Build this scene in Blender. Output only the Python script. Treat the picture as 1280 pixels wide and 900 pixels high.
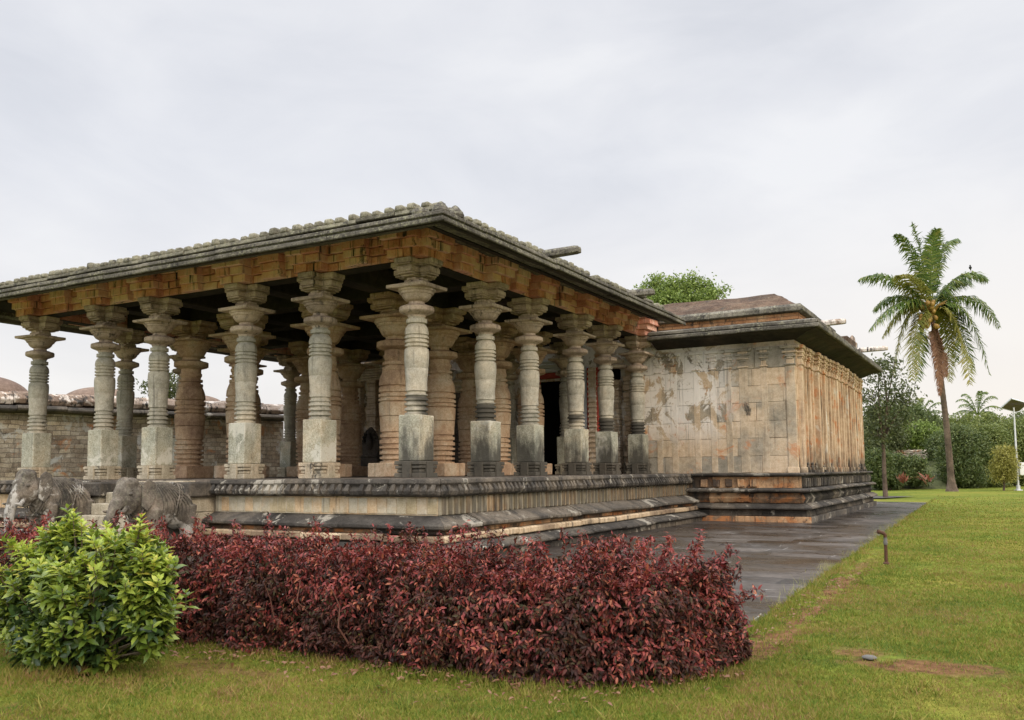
import bpy, bmesh, math, random
import numpy as np
from mathutils import Vector, Matrix, noise as mnoise
random.seed(7); RNG = np.random.default_rng(7)
PI = math.pi
for o in list(bpy.data.objects): bpy.data.objects.remove(o)
scene = bpy.context.scene; C = scene.collection

# ------------------------------------------------------------------ camera
CAM = Vector((9.8992, -13.9184, 0.0978)); PITCH, YAW, ROLL = 0.08298, 0.51044, -0.009137
fw = Vector((-math.sin(YAW)*math.cos(PITCH), math.cos(YAW)*math.cos(PITCH), math.sin(PITCH)))
rt = Vector((math.cos(YAW), math.sin(YAW), 0)); up = rt.cross(fw)
r2 = math.cos(ROLL)*rt + math.sin(ROLL)*up; u2 = -math.sin(ROLL)*rt + math.cos(ROLL)*up
cd = bpy.data.cameras.new('camera'); cam = bpy.data.objects.new('camera', cd); C.objects.link(cam)
cam.matrix_world = Matrix(((r2.x, u2.x, -fw.x, CAM.x), (r2.y, u2.y, -fw.y, CAM.y), (r2.z, u2.z, -fw.z, CAM.z), (0, 0, 0, 1)))
cd.sensor_width = 36; cd.lens = 1110.94/1280*36; cd.shift_y = 47.6/1280; cd.clip_end = 2000; cd.clip_start = 0.1
scene.camera = cam
scene.render.resolution_x, scene.render.resolution_y = 1024, 720

# ------------------------------------------------------------------ light
SUN_EL, SUN_AZ = 30.0, 118.0            # azimuth clockwise from +Y
sd = Vector((math.sin(math.radians(SUN_AZ))*math.cos(math.radians(SUN_EL)), math.cos(math.radians(SUN_AZ))*math.cos(math.radians(SUN_EL)), math.sin(math.radians(SUN_EL))))
sl = bpy.data.lights.new('sun', 'SUN'); sl.energy = 1.5; sl.angle = math.radians(22); sl.color = (1.0, 0.83, 0.64)
so = bpy.data.objects.new('sun', sl); C.objects.link(so); so.rotation_euler = sd.to_track_quat('Z', 'Y').to_euler()
w = bpy.data.worlds.new('World'); scene.world = w; w.use_nodes = True
nt = w.node_tree; nt.nodes.clear()
class N:                                 # tiny node-graph helper
    def __init__(s, t): s.t = t
    def __call__(s, typ, ins=None, out=0, **kw):
        n = s.t.nodes.new(typ)
        for k, v in kw.items(): setattr(n, k, v)
        for k, v in (ins or {}).items():
            sk = n.inputs[k]
            if isinstance(v, bpy.types.NodeSocket): s.t.links.new(v, sk)
            elif v is not None: sk.default_value = v
        return n.outputs[out] if len(n.outputs) else None
    def m(s, op, a, b=0.0, c=0.0, clamp=False): return s('ShaderNodeMath', {0: a, 1: b, 2: c}, operation=op, use_clamp=clamp)
    def mr(s, v, a, b, c=0.0, d=1.0): return s('ShaderNodeMapRange', {'Value': v, 'From Min': a, 'From Max': b, 'To Min': c, 'To Max': d}, interpolation_type='SMOOTHSTEP')
    def mix(s, f, a, b, bt='MIX'):
        n = s.t.nodes.new('ShaderNodeMix'); n.data_type = 'RGBA'; n.blend_type = bt; n.clamp_factor = True
        for i, v in ((0, f), (6, a), (7, b)):
            if isinstance(v, bpy.types.NodeSocket): s.t.links.new(v, n.inputs[i])
            else: n.inputs[i].default_value = v if i == 0 else (*v[:3], 1)
        return n.outputs[2]
    def ramp(s, f, stops):
        n = s.t.nodes.new('ShaderNodeValToRGB'); s.t.links.new(f, n.inputs[0]); e = n.color_ramp.elements
        while len(e) < len(stops): e.new(0.5)
        for el, (p, c) in zip(e, stops): el.position = p; el.color = (*c[:3], 1)
        return n.outputs[0]
    def noise(s, vec, sc, det=4, rough=.55, dist=0): return s('ShaderNodeTexNoise', {'Vector': vec, 'Scale': sc, 'Detail': det, 'Roughness': rough, 'Distortion': dist})
    def vmul(s, vec, v): return s('ShaderNodeVectorMath', {0: vec, 1: v}, operation='MULTIPLY')
    def bump(s, h, strength, dist=0.02, normal=None):
        d = {'Height': h, 'Strength': strength, 'Distance': dist}
        if normal: d['Normal'] = normal
        return s('ShaderNodeBump', d)
n = N(nt)
tc = n('ShaderNodeTexCoord', out=0)
sky = n('ShaderNodeTexSky', sky_type='NISHITA', sun_disc=False, sun_elevation=math.radians(SUN_EL), sun_rotation=math.radians(SUN_AZ))
sep = nt.nodes.new('ShaderNodeSeparateXYZ'); nt.links.new(tc, sep.inputs[0])
dirv = n.vmul(tc, (1.0, 1.0, 2.6))
c1 = n.noise(dirv, 1.7, 7, .5, .4)
c2 = n.noise(dirv, 4.5, 6, .55, .6)
cl = n.m('ADD', n.m('MULTIPLY', c1, .7), n.m('MULTIPLY', c2, .3))
cloud = n.ramp(cl, [(.36, (.63, .648, .70)), (.5, (.735, .745, .785)), (.64, (.835, .838, .858))])
# warm pale band low over the horizon, brighter overcast dome overhead
warm = n.mr(sep.outputs[2], .34, .02)
side = n.mr(n.m('ADD', n.m('MULTIPLY', sep.outputs[0], .75), n.m('MULTIPLY', sep.outputs[1], .3)), -.6, .9, .45, 1.0)
cloud = n.mix(n.m('MULTIPLY', warm, side), cloud, (.93, .855, .775))
zen = n.mr(sep.outputs[2], .50, .92, 1.0, 4.3)
back = n.mr(sep.outputs[1], .15, -.8, 0.0, .75)
bg1 = n('ShaderNodeBackground', {'Color': cloud, 'Strength': n.m('ADD', zen, back)})
bg2 = n('ShaderNodeBackground', {'Color': sky, 'Strength': .08})
mx = n('ShaderNodeMixShader', {0: .9, 1: bg2, 2: bg1})
n('ShaderNodeOutputWorld', {0: mx})
vs = scene.view_settings; vs.view_transform = 'Standard'; vs.look = 'None'; vs.gamma = 1; vs.use_curve_mapping = False; vs.exposure = 0.20
scene.cycles.max_bounces = 6; scene.cycles.diffuse_bounces = 4; scene.cycles.transparent_max_bounces = 4

# ------------------------------------------------------------------ materials
def newmat(name):
    m = bpy.data.materials.new(name); m.use_nodes = True; m.node_tree.nodes.clear(); return m, N(m.node_tree)
def finish(n, col, rough=.85, normal=None, spec=.3, metal=0.0):
    d = {'Base Color': col, 'Roughness': rough, 'Specular IOR Level': spec, 'Metallic': metal}
    if normal is not None: d['Normal'] = normal
    n('ShaderNodeOutputMaterial', {0: n('ShaderNodeBsdfPrincipled', d)})
def stone(name, c0, c1, c2, dark=.3, streak=.25, white=0.0, moss=0.0, joint=None, wet=None, speck=.25, bump=.5, pale=(.55, .53, .48), sc=1.0, darkcol=(.035, .033, .03), blockvar=.0, orange=0.0, rough=.88, ring=False, wmask=False, warp=0.0):
    m, n = newmat(name)
    P = n('ShaderNodeNewGeometry', out=0)
    sx = n.t.nodes.new('ShaderNodeSeparateXYZ'); n.t.links.new(P, sx.inputs[0])
    oi = n.t.nodes.new('ShaderNodeObjectInfo'); rnd = oi.outputs['Random']
    ri = n('ShaderNodeNewGeometry', out=8)
    big = n.noise(P, .9*sc, 6, .6, .3)
    big = n.m('ADD', big, n.m('MULTIPLY', n.m('SUBTRACT', rnd, .5), .12))
    big = n.m('ADD', big, n.m('MULTIPLY', n.m('SUBTRACT', ri, .5), blockvar))
    col = n.ramp(big, [(.32, c0), (.5, c1), (.68, c2)])
    fine = n.noise(P, 38, 5, .7)
    mid = n.noise(P, 6*sc, 6, .65)
    col = n.mix(speck, col, n.ramp(fine, [(.3, (.0, .0, .0)), (.7, (1, 1, 1))]), 'SOFT_LIGHT')
    col = n.mix(.45, col, n.ramp(mid, [(.3, (.1, .1, .1)), (.7, (.9, .9, .9))]), 'SOFT_LIGHT')
    h = n.m('ADD', n.m('MULTIPLY', fine, .5), mid)
    jm = None
    if joint:
        bw, bh, mort = joint
        uv = n('ShaderNodeCombineXYZ', {0: n.m('ADD', sx.outputs[0], sx.outputs[1]), 1: sx.outputs[2], 2: 0.0})
        if warp: uv = n('ShaderNodeVectorMath', {0: uv, 1: n('ShaderNodeVectorMath', {0: n('ShaderNodeTexNoise', {'Vector': P, 'Scale': 1.9, 'Detail': 4}, out=1), 1: (warp*3, warp, 0)}, operation='MULTIPLY')}, operation='ADD')
        br = n.t.nodes.new('ShaderNodeTexBrick'); n.t.links.new(uv, br.inputs[0])
        br.inputs['Color1'].default_value = (0, 0, 0, 1); br.inputs['Color2'].default_value = (1, 1, 1, 1); br.inputs['Mortar'].default_value = (.5, .5, .5, 1)
        br.inputs['Scale'].default_value = 1; br.inputs['Mortar Size'].default_value = mort; br.inputs['Mortar Smooth'].default_value = .3
        br.inputs['Brick Width'].default_value = bw; br.inputs['Row Height'].default_value = bh; br.inputs['Bias'].default_value = 0
        br.offset = .43; br.squash = 1.3; br.squash_frequency = 3
        col = n.mix(.85 if warp else .30, col, n.ramp(br.outputs[0], [(0, (.22, .2, .2)), (.5, (.5, .5, .5)), (1, (.85, .82, .75))]), 'SOFT_LIGHT')
        col = n.mix(n.m('MULTIPLY', br.outputs['Fac'], .55), col, (.07, .055, .04))
        h = n.m('SUBTRACT', h, n.m('MULTIPLY', br.outputs['Fac'], 1.5))
    if orange:
        om = n.mr(n.noise(P, 1.6, 6, .7, .6), .58 - orange*.2, .70 - orange*.2)
        col = n.mix(n.m('MULTIPLY', om, .8), col, (.50, .20, .07))
    if white:
        wm = n.mr(n.noise(n.vmul(P, (1.0, 1.0, .8)), 1.3, 8, .72, .5), .60 - white*.16, .64 - white*.16)
        if wmask: wm = n.m('MULTIPLY', wm, n.m('MAXIMUM', n.m('MULTIPLY', n.mr(sx.outputs[0], 3.3, 1.9), n.mr(sx.outputs[2], .5, 1.9)), .05))
        wm2 = n.mr(n.noise(P, 9, 6, .75), .34, .44)
        col = n.mix(n.m('MULTIPLY', n.m('MULTIPLY', wm, wm2), .85), col, pale)
    if streak:
        st = n.noise(n.vmul(P, (9, 9, .35)), 1.0, 5, .65)
        stm = n.mr(st, .52, .68)
        zone = n.mr(n.noise(P, .8, 4, .6), .38, .6)
        col = n.mix(n.m('MULTIPLY', n.m('MULTIPLY', stm, zone), streak*2.2, clamp=True), col, darkcol)
    if dark:
        dm = n.mr(n.noise(n.vmul(P, (1, 1, .6)), 2.1*sc, 9, .72, .4), .66 - dark*.30, .74 - dark*.28)
        col = n.mix(n.m('MULTIPLY', dm, .88), col, darkcol)
    if moss:
        mm = n.mr(n.noise(P, 16, 7, .75), .50 , .60)
        mz = n.mr(n.noise(P, 1.5, 4, .6), .36, .6)
        col = n.mix(n.m('MULTIPLY', n.m('MULTIPLY', mm, mz), moss), col, (.30, .29, .20))
    if wet:                                # (x0, x1, z0, z1): black lichen climbing from the foot on the weather side
        x0, x1, z0, z1 = wet
        a = n.mr(sx.outputs[0], x0, x1); b = n.mr(n.m('ADD', sx.outputs[2], n.m('MULTIPLY', n.m('SUBTRACT', n.noise(n.vmul(P, (2.2, 2.2, .8)), 1.5, 5, .6), .5), 2.4)), z1, z0)
        b2 = n.m('MULTIPLY', n.mr(sx.outputs[2], 1.62, 1.52), n.m('MULTIPLY', n.mr(sx.outputs[2], 1.17, 1.2), n.mr(n.noise(P, .55, 2), .42, .5)))
        col = n.mix(n.m('MULTIPLY', n.m('MULTIPLY', a, n.m('MAXIMUM', b, b2) if ring else b), .9), col, (.045, .042, .036))
    nb = n.bump(h, bump, .02)
    finish(n, col, rough, nb, .25)
    return m
M = {}
M['col'] = stone('greenish soapstone', (.27, .26, .215), (.40, .375, .31), (.52, .46, .36), dark=.10, streak=.22, sc=1.5, wet=(-.9, -.05, .25, .75), speck=.4, bump=.45, blockvar=.0, ring=True)
M['block'] = stone('pitted soapstone', (.30, .305, .25), (.40, .385, .30), (.50, .43, .31), dark=.08, streak=.20, white=.3, pale=(.6, .58, .5), wet=(-.9, -.05, .3, 1.1), speck=.8, bump=.7)
M['ped'] = stone('weathered pedestal stone', (.30, .27, .20), (.40, .35, .26), (.50, .40, .28), dark=.30, streak=.1, wet=(-.9, -.05, .5, 1.2), speck=.5, bump=.7)
M['colin'] = stone('orange tan lathe stone', (.33, .215, .145), (.51, .355, .23), (.58, .47, .34), dark=.10, streak=.20, speck=.45, bump=.6, sc=1.8)
M['floor'] = stone('trodden floor stone', (.07, .06, .045), (.12, .10, .08), (.17, .14, .11))
M['cap'] = stone('capital stone', (.29, .225, .175), (.47, .37, .285), (.58, .465, .355), dark=.20, streak=.40, sc=1.6, speck=.45, bump=.6)
M['beam'] = stone('orange beam stone', (.54, .235, .16), (.78, .385, .285), (.82, .53, .42), dark=.24, streak=.5, speck=.4, bump=.5, blockvar=.45)
M['eave'] = stone('black lichened eave stone', (.06, .053, .043), (.11, .10, .082), (.22, .20, .16), dark=.36, streak=.40, moss=.75, speck=.7, bump=1.0, sc=1.5)
M['soffit'] = stone('dark soffit stone', (.020, .017, .014), (.032, .027, .021), (.06, .045, .034), dark=.2, streak=.1, speck=.4)  # near-black base colour stands in for deep shade under eaves and ceiling
M['merlon'] = stone('mossy merlon stone', (.085, .078, .058), (.15, .14, .105), (.24, .225, .165), dark=.36, streak=.1, moss=.85, sc=2.0, speck=.6, bump=1.0, blockvar=.3)
M['plinthdark'] = stone('black moulding stone', (.034, .030, .026), (.068, .060, .050), (.15, .125, .095), dark=.32, streak=.4, white=.20, pale=(.36, .33, .27), speck=.5, bump=.8, blockvar=.2)
M['band'] = stone('tan band stone', (.46, .38, .24), (.50, .45, .34), (.58, .42, .25), dark=.05, streak=.35, speck=.3, bump=.4, blockvar=.4, wet=(1.5, 1.6, -.5, .6))
M['band2'] = stone('rust stained base stone', (.07, .052, .040), (.20, .13, .08), (.50, .31, .17), dark=.46, streak=.5, speck=.5, bump=.8, blockvar=.6, orange=.45)
M['band3'] = stone('tan lower band stone', (.20, .14, .09), (.40, .30, .19), (.52, .40, .26), dark=.34, streak=.4, speck=.4, bump=.6, blockvar=.5)
M['wall'] = stone('ashlar wall stone', (.27, .24, .185), (.45, .36, .25), (.56, .43, .29), dark=.03, streak=.20, white=.85, pale=(.82, .78, .72), speck=.35, bump=.6, orange=.10, blockvar=.55, wmask=True)
M['wallr'] = stone('ochre pilaster stone', (.36, .25, .16), (.49, .36, .235), (.60, .46, .31), dark=.05, streak=.34, white=.1, pale=(.6, .55, .45), speck=.35, bump=.5, orange=.25, blockvar=.25, wet=(-5, -4, -.25, .75))
M['later'] = stone('brown laterite', (.050, .031, .021), (.088, .055, .036), (.15, .098, .064), dark=.25, streak=.1, moss=.2, speck=.8, bump=1.2)
M['brick'] = stone('orange brick course', (.22, .11, .055), (.38, .19, .09), (.5, .31, .17), dark=.42, streak=.2, joint=(.5, .16, .014), speck=.5)
M['cwall'] = stone('compound wall masonry', (.29, .23, .165), (.46, .39, .30), (.56, .50, .41), dark=.16, streak=.15, joint=(.36, .15, .011), white=.25, speck=.6, bump=.8, orange=.12, warp=.13)
M['cpar'] = stone('stained parapet plaster', (.16, .11, .08), (.32, .24, .18), (.5, .42, .35), dark=.5, streak=.8, white=.5, pale=(.66, .6, .53), speck=.5, bump=.9)
M['dome'] = stone('brown dome plaster', (.13, .085, .062), (.17, .12, .09), (.22, .16, .12), dark=.05, streak=.1, speck=.4)
M['eleph'] = stone('grey statue stone', (.06, .053, .045), (.125, .107, .086), (.25, .205, .16), dark=.34, streak=.10, white=.25, pale=(.42, .40, .36), moss=.3, speck=.5, bump=.7, sc=1.6)
M['paving'] = None
M['carved'] = stone('pale carved stone', (.38, .28, .19), (.52, .42, .31), (.60, .52, .42), dark=.1, streak=.2, white=.3, pale=(.7, .66, .6), speck=.4)
M['darkidol'] = stone('dark idol stone', (.05, .045, .04), (.10, .085, .07), (.16, .13, .1), dark=.1, streak=.1, speck=.4, bump=1.0)
def plain(name, c, rough=.6, metal=0.0, spec=.4, var=.15, sc=8):
    m, n = newmat(name); P = n('ShaderNodeNewGeometry', out=0)
    f = n.noise(P, sc, 5, .65)
    col = n.mix(var, c, n.ramp(f, [(.3, (0, 0, 0)), (.7, (1, 1, 1))]), 'SOFT_LIGHT')
    finish(n, col, rough, n.bump(f, .15, .01), spec, metal); return m
M['redpaint'] = plain('faded red paint', (.42, .07, .05), .7)
M['whitepaint'] = plain('chalky white paint', (.70, .70, .68), .8)
M['bluegrey'] = plain('blue grey paint', (.36, .38, .42), .7)
M['void'] = plain('unlit opening black', (.006, .006, .006), .95, spec=.0)  # near-black colour standing in for the unlit depth of openings
M['rust'] = plain('rusted pipe', (.085, .038, .022), .8, .2, sc=40, var=.5)
M['bank'] = plain('rough weedy bank', (.075, .085, .028), .95, var=.8, sc=1.5)
M['darkgrey'] = plain('grey pebble', (.125, .12, .11), .85)
M['steel'] = plain('galvanised steel', (.62, .63, .65), .4, .3)
M['panel'] = plain('solar cell glass', (.10, .07, .06), .25, .1, .6)
M['bark'] = stone('tree bark', (.07, .05, .037), (.13, .095, .07), (.20, .15, .115), dark=.1, streak=.3, speck=.5, bump=1.0)
M['twig'] = plain('twig bark', (.10, .075, .05), .9)
M['redbark'] = plain('dark red twig', (.12, .05, .035), .9)
def leafmat(name, cols, trans=.3, rough=.5, spec=.35):
    m, n = newmat(name)
    g = n.t.nodes.new('ShaderNodeNewGeometry'); P = g.outputs[0]; isl = g.outputs['Random Per Island']
    f = n.noise(P, 1.6, 3, .6)
    v = n.m('ADD', n.m('MULTIPLY', isl, .75), n.m('MULTIPLY', f, .45))
    k = len(cols); col = n.ramp(v, [(.12 + .86*i/(k-1), c) for i, c in enumerate(cols)])
    b = n('ShaderNodeBsdfPrincipled', {'Base Color': col, 'Roughness': rough, 'Specular IOR Level': spec})
    t = n('ShaderNodeBsdfTranslucent', {0: col})
    n('ShaderNodeOutputMaterial', {0: n('ShaderNodeMixShader', {0: trans, 1: b, 2: t})}); return m
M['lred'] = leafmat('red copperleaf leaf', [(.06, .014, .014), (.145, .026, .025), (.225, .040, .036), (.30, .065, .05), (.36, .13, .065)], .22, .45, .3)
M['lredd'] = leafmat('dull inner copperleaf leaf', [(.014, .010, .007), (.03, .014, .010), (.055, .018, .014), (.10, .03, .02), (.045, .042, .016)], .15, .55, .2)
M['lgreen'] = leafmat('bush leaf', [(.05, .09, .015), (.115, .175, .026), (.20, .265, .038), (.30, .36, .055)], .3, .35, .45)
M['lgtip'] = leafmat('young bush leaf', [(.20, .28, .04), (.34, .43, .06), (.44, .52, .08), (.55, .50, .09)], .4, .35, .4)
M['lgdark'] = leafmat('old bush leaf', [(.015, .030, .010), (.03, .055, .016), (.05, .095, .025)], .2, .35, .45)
M['tree1'] = leafmat('bright tree leaf', [(.09, .14, .03), (.18, .25, .055), (.30, .38, .10)], .35)
M['tree2'] = leafmat('dark tree leaf', [(.045, .06, .022), (.085, .105, .038), (.14, .16, .06)], .3)
M['tree3'] = leafmat('mid green leaf', [(.08, .11, .03), (.15, .19, .05), (.25, .28, .085)], .3)
M['tree4'] = leafmat('yellow green conifer leaf', [(.20, .19, .04), (.30, .28, .06), (.36, .34, .09)], .2)
M['tree5'] = leafmat('deep green leaf', [(.055, .08, .028), (.10, .14, .042), (.17, .20, .065)], .3)
M['frond'] = leafmat('palm leaflet', [(.045, .085, .018), (.085, .145, .028), (.15, .21, .042), (.24, .25, .06)], .35, .4)
M['frondy'] = leafmat('yellowing palm leaflet', [(.16, .19, .04), (.27, .27, .06), (.36, .30, .08)], .4, .4)
M['frondd'] = leafmat('dead palm leaflet', [(.14, .065, .035), (.22, .11, .06), (.30, .17, .10)], .25)
M['coco'] = plain('coconut husk', (.27, .16, .035), .5, var=.5, sc=6)
M['grass'] = leafmat('grass blade', [(.115, .13, .030), (.18, .185, .038), (.26, .235, .055), (.32, .235, .095)], .35, .6, .15)
M['weed'] = leafmat('dry weed stem', [(.20, .24, .07), (.34, .33, .13), (.42, .38, .22)], .3, .7, .1)
M['redplant'] = leafmat('red cordyline leaf', [(.16, .05, .03), (.27, .10, .06), (.34, .16, .09)], .3)

def grassmat():
    m, n = newmat('grass blade')
    g = n.t.nodes.new('ShaderNodeNewGeometry'); P = g.outputs[0]; isl = g.outputs['Random Per Island']
    a = n.noise(n.vmul(P, (1, 1, 0)), .9, 5, .65, .4); b = n.noise(n.vmul(P, (1, 1, 0)), 5.5, 4, .6)
    v = n.m('ADD', n.m('MULTIPLY', isl, .35), n.m('ADD', n.m('MULTIPLY', a, .75), n.m('MULTIPLY', b, .45)))
    col = n.ramp(v, [(.50, (.07, .12, .018)), (.64, (.13, .18, .025)), (.78, (.21, .22, .034)), (.90, (.28, .22, .06)), (1.0, (.30, .18, .085))])
    bb = n('ShaderNodeBsdfPrincipled', {'Base Color': col, 'Roughness': .6, 'Specular IOR Level': .15}); t = n('ShaderNodeBsdfTranslucent', {0: col})
    n('ShaderNodeOutputMaterial', {0: n('ShaderNodeMixShader', {0: .35, 1: bb, 2: t})}); return m
M['grass'] = grassmat()
def lawn_mat():
    m, n = newmat('lawn soil and turf'); P = n('ShaderNodeNewGeometry', out=0)
    s = n.t.nodes.new('ShaderNodeSeparateXYZ'); n.t.links.new(P, s.inputs[0])
    a = n.noise(P, .35, 6, .6, .3); b = n.noise(P, 2.3, 7, .65); f = n.noise(P, 60, 4, .7); g = n.noise(P, 9, 6, .7)
    col = n.ramp(a, [(.36, (.085, .125, .02)), (.5, (.145, .175, .027)), (.64, (.22, .20, .042))])
    col = n.mix(.55, col, n.ramp(b, [(.3, (.12, .2, .08)), (.7, (.85, .75, .6))]), 'SOFT_LIGHT')
    col = n.mix(.7, col, n.ramp(n.m('ADD', n.m('MULTIPLY', f, .5), n.m('MULTIPLY', g, .5)), [(.36, (.05, .05, .05)), (.64, (.95, .95, .95))]), 'SOFT_LIGHT')
    def spot(cx, cy, rx, ry, amt):
        d = n('ShaderNodeVectorMath', {0: n('ShaderNodeVectorMath', {0: n('ShaderNodeVectorMath', {0: P, 1: (cx, cy, -1.35)}, operation='SUBTRACT'), 1: (1/rx, 1/ry, 0)}, operation='MULTIPLY')}, out=1, operation='LENGTH')
        return n.m('MULTIPLY', n.mr(n.m('ADD', d, n.m('MULTIPLY', n.m('SUBTRACT', b, .5), 2.2)), 1.05, .45), amt)
    mask = n.m('MAXIMUM', spot(9.30, -6.62, .62, .34, .95), spot(8.75, -6.30, .42, .22, .85))
    for q in ((8.7, -6.3, .4, .3, .5), (8.5, -5.2, .9, .5, .35), (6.3, -9.0, .8, .25, .45), (4.4, -10.4, .5, .3, .6), (4.6, -8.95, .9, .3, .7), (8.9, -3.6, .8, 1.0, .3), (10.4, -7.6, .7, .3, .35), (11.5, -1, 1.5, .8, .3)):
        mask = n.m('MAXIMUM', mask, spot(*q))
    # worn bare line beside the paving
    dx = n.m('ABSOLUTE', n.m('SUBTRACT', n.m('ADD', s.outputs[0], n.m('MULTIPLY', s.outputs[1], .035)), 7.86))
    line = n.m('MULTIPLY', n.mr(n.m('ADD', n.m('ADD', dx, n.m('MULTIPLY', n.m('SUBTRACT', b, .5), 1.6)), n.m('MULTIPLY', n.m('SUBTRACT', a, .45), 1.2)), .24, .04), n.m('MULTIPLY', n.mr(s.outputs[1], 5, -1.5), n.mr(s.outputs[1], -7.4, -6.4)))
    mask = n.m('MAXIMUM', mask, line)
    soil = n.ramp(g, [(.35, (.09, .042, .022)), (.55, (.21, .105, .05)), (.7, (.27, .17, .08))])
    col = n.mix(mask, col, soil)
    far = n.mr(n('ShaderNodeVectorMath', {0: P, 1: (9.9, -13.9, 0)}, out=1, operation='DISTANCE'), 12, 40)
    col = n.mix(n.m('MULTIPLY', far, .35), col, (.17, .19, .032))
    finish(n, col, .95, n.bump(n.m('ADD', f, n.m('MULTIPLY', g, 2)), .8, .03), .1); return m
M['lawn'] = lawn_mat()
def paving_mat():
    m, n = newmat('wet dark paving slabs'); P = n('ShaderNodeNewGeometry', out=0)
    br = n.t.nodes.new('ShaderNodeTexBrick')
    wob = n('ShaderNodeVectorMath', {0: P, 1: n('ShaderNodeVectorMath', {0: n('ShaderNodeTexNoise', {'Vector': P, 'Scale': .7}, out=1), 1: (.35, .35, 0)}, operation='MULTIPLY')}, operation='ADD')
    n.t.links.new(wob, br.inputs[0]); br.offset = .37; br.squash = 1.6; br.squash_frequency = 2
    for k, v in (('Scale', 1), ('Mortar Size', .013), ('Mortar Smooth', .4), ('Brick Width', 1.05), ('Row Height', .62), ('Bias', 0)): br.inputs[k].default_value = v
    br.inputs['Color1'].default_value = (0, 0, 0, 1); br.inputs['Color2'].default_value = (1, 1, 1, 1)
    a = n.noise(P, .6, 6, .6, .5); b = n.noise(P, 7, 6, .7); st = n.noise(n.vmul(P, (1.2, 3.0, 1)), 1.0, 6, .7, .6)
    col = n.ramp(a, [(.34, (.022, .018, .015)), (.52, (.045, .038, .033)), (.68, (.080, .070, .062))])
    col = n.mix(.9, col, n.ramp(br.outputs[0], [(0, (.12, .12, .12)), (1, (.88, .85, .8))]), 'SOFT_LIGHT')
    col = n.mix(.5, col, n.ramp(b, [(.3, (.1, .1, .1)), (.7, (.9, .9, .9))]), 'SOFT_LIGHT')
    s = n.t.nodes.new('ShaderNodeSeparateXYZ'); n.t.links.new(P, s.inputs[0])
    lm = n.m('MULTIPLY', br.outputs['Fac'], n.mr(n.noise(P, 1.1, 3), .50, .58))
    col = n.mix(n.m('MULTIPLY', br.outputs['Fac'], .6), col, (.03, .028, .026))
    col = n.mix(n.m('MULTIPLY', lm, .65), col, (.42, .40, .37))
    pud = n.mr(st, .59, .62)
    col = n.mix(n.m('MULTIPLY', pud, .75), col, (.018, .017, .018))
    # browner tone along the plinth foot
    near = n.mr(n.m('ADD', s.outputs[0], n.m('MULTIPLY', n.m('SUBTRACT', a, .5), 5)), 5.0, 3.2)
    col = n.mix(n.m('MULTIPLY', near, .5), col, (.05, .038, .03))
    rough = n.mr(n.m('ADD', n.m('ADD', a, n.m('MULTIPLY', n.m('SUBTRACT', br.outputs[0], .5), .12)), n.m('MULTIPLY', pud, -.3)), .3, .7, .16, .58)
    h = n.m('ADD', n.m('MULTIPLY', b, .6), n.m('MULTIPLY', br.outputs['Fac'], -1))
    finish(n, col, rough, n.bump(h, .6, .02), .28); return m
M['paving'] = paving_mat()

# ------------------------------------------------------------------ mesh helpers
def link(name, me, mats, parent=None, smooth=False):
    o = bpy.data.objects.new(name, me); C.objects.link(o)
    for m in (mats if isinstance(mats, (list, tuple)) else [mats]): me.materials.append(m)
    if smooth: me.polygons.foreach_set('use_smooth', [True]*len(me.polygons))
    if parent: o.parent = parent
    return o
def mesh(name, v, f, mats, parent=None, smooth=False, mi=None):
    me = bpy.data.meshes.new(name); me.from_pydata([tuple(p) for p in v], [], [tuple(q) for q in f]); 
    if mi is not None: me.polygons.foreach_set('material_index', mi)
    me.update(); return link(name, me, mats, parent, smooth)
def mesh_np(name, V, F, mats, parent=None, mi=None, smooth=False):
    me = bpy.data.meshes.new(name); V = np.asarray(V, np.float32).reshape(-1, 3); F = np.asarray(F, np.int32)
    k = F.shape[1]; me.vertices.add(len(V)); me.vertices.foreach_set('co', V.ravel())
    me.loops.add(F.size); me.loops.foreach_set('vertex_index', F.ravel())
    me.polygons.add(len(F)); me.polygons.foreach_set('loop_start', np.arange(0, F.size, k, dtype=np.int32))
    if mi is not None: me.polygons.foreach_set('material_index', np.asarray(mi, np.int32))
    if smooth: me.polygons.foreach_set('use_smooth', np.ones(len(F), bool))
    me.update(calc_edges=True); me.validate(); return link(name, me, mats, parent)
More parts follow.
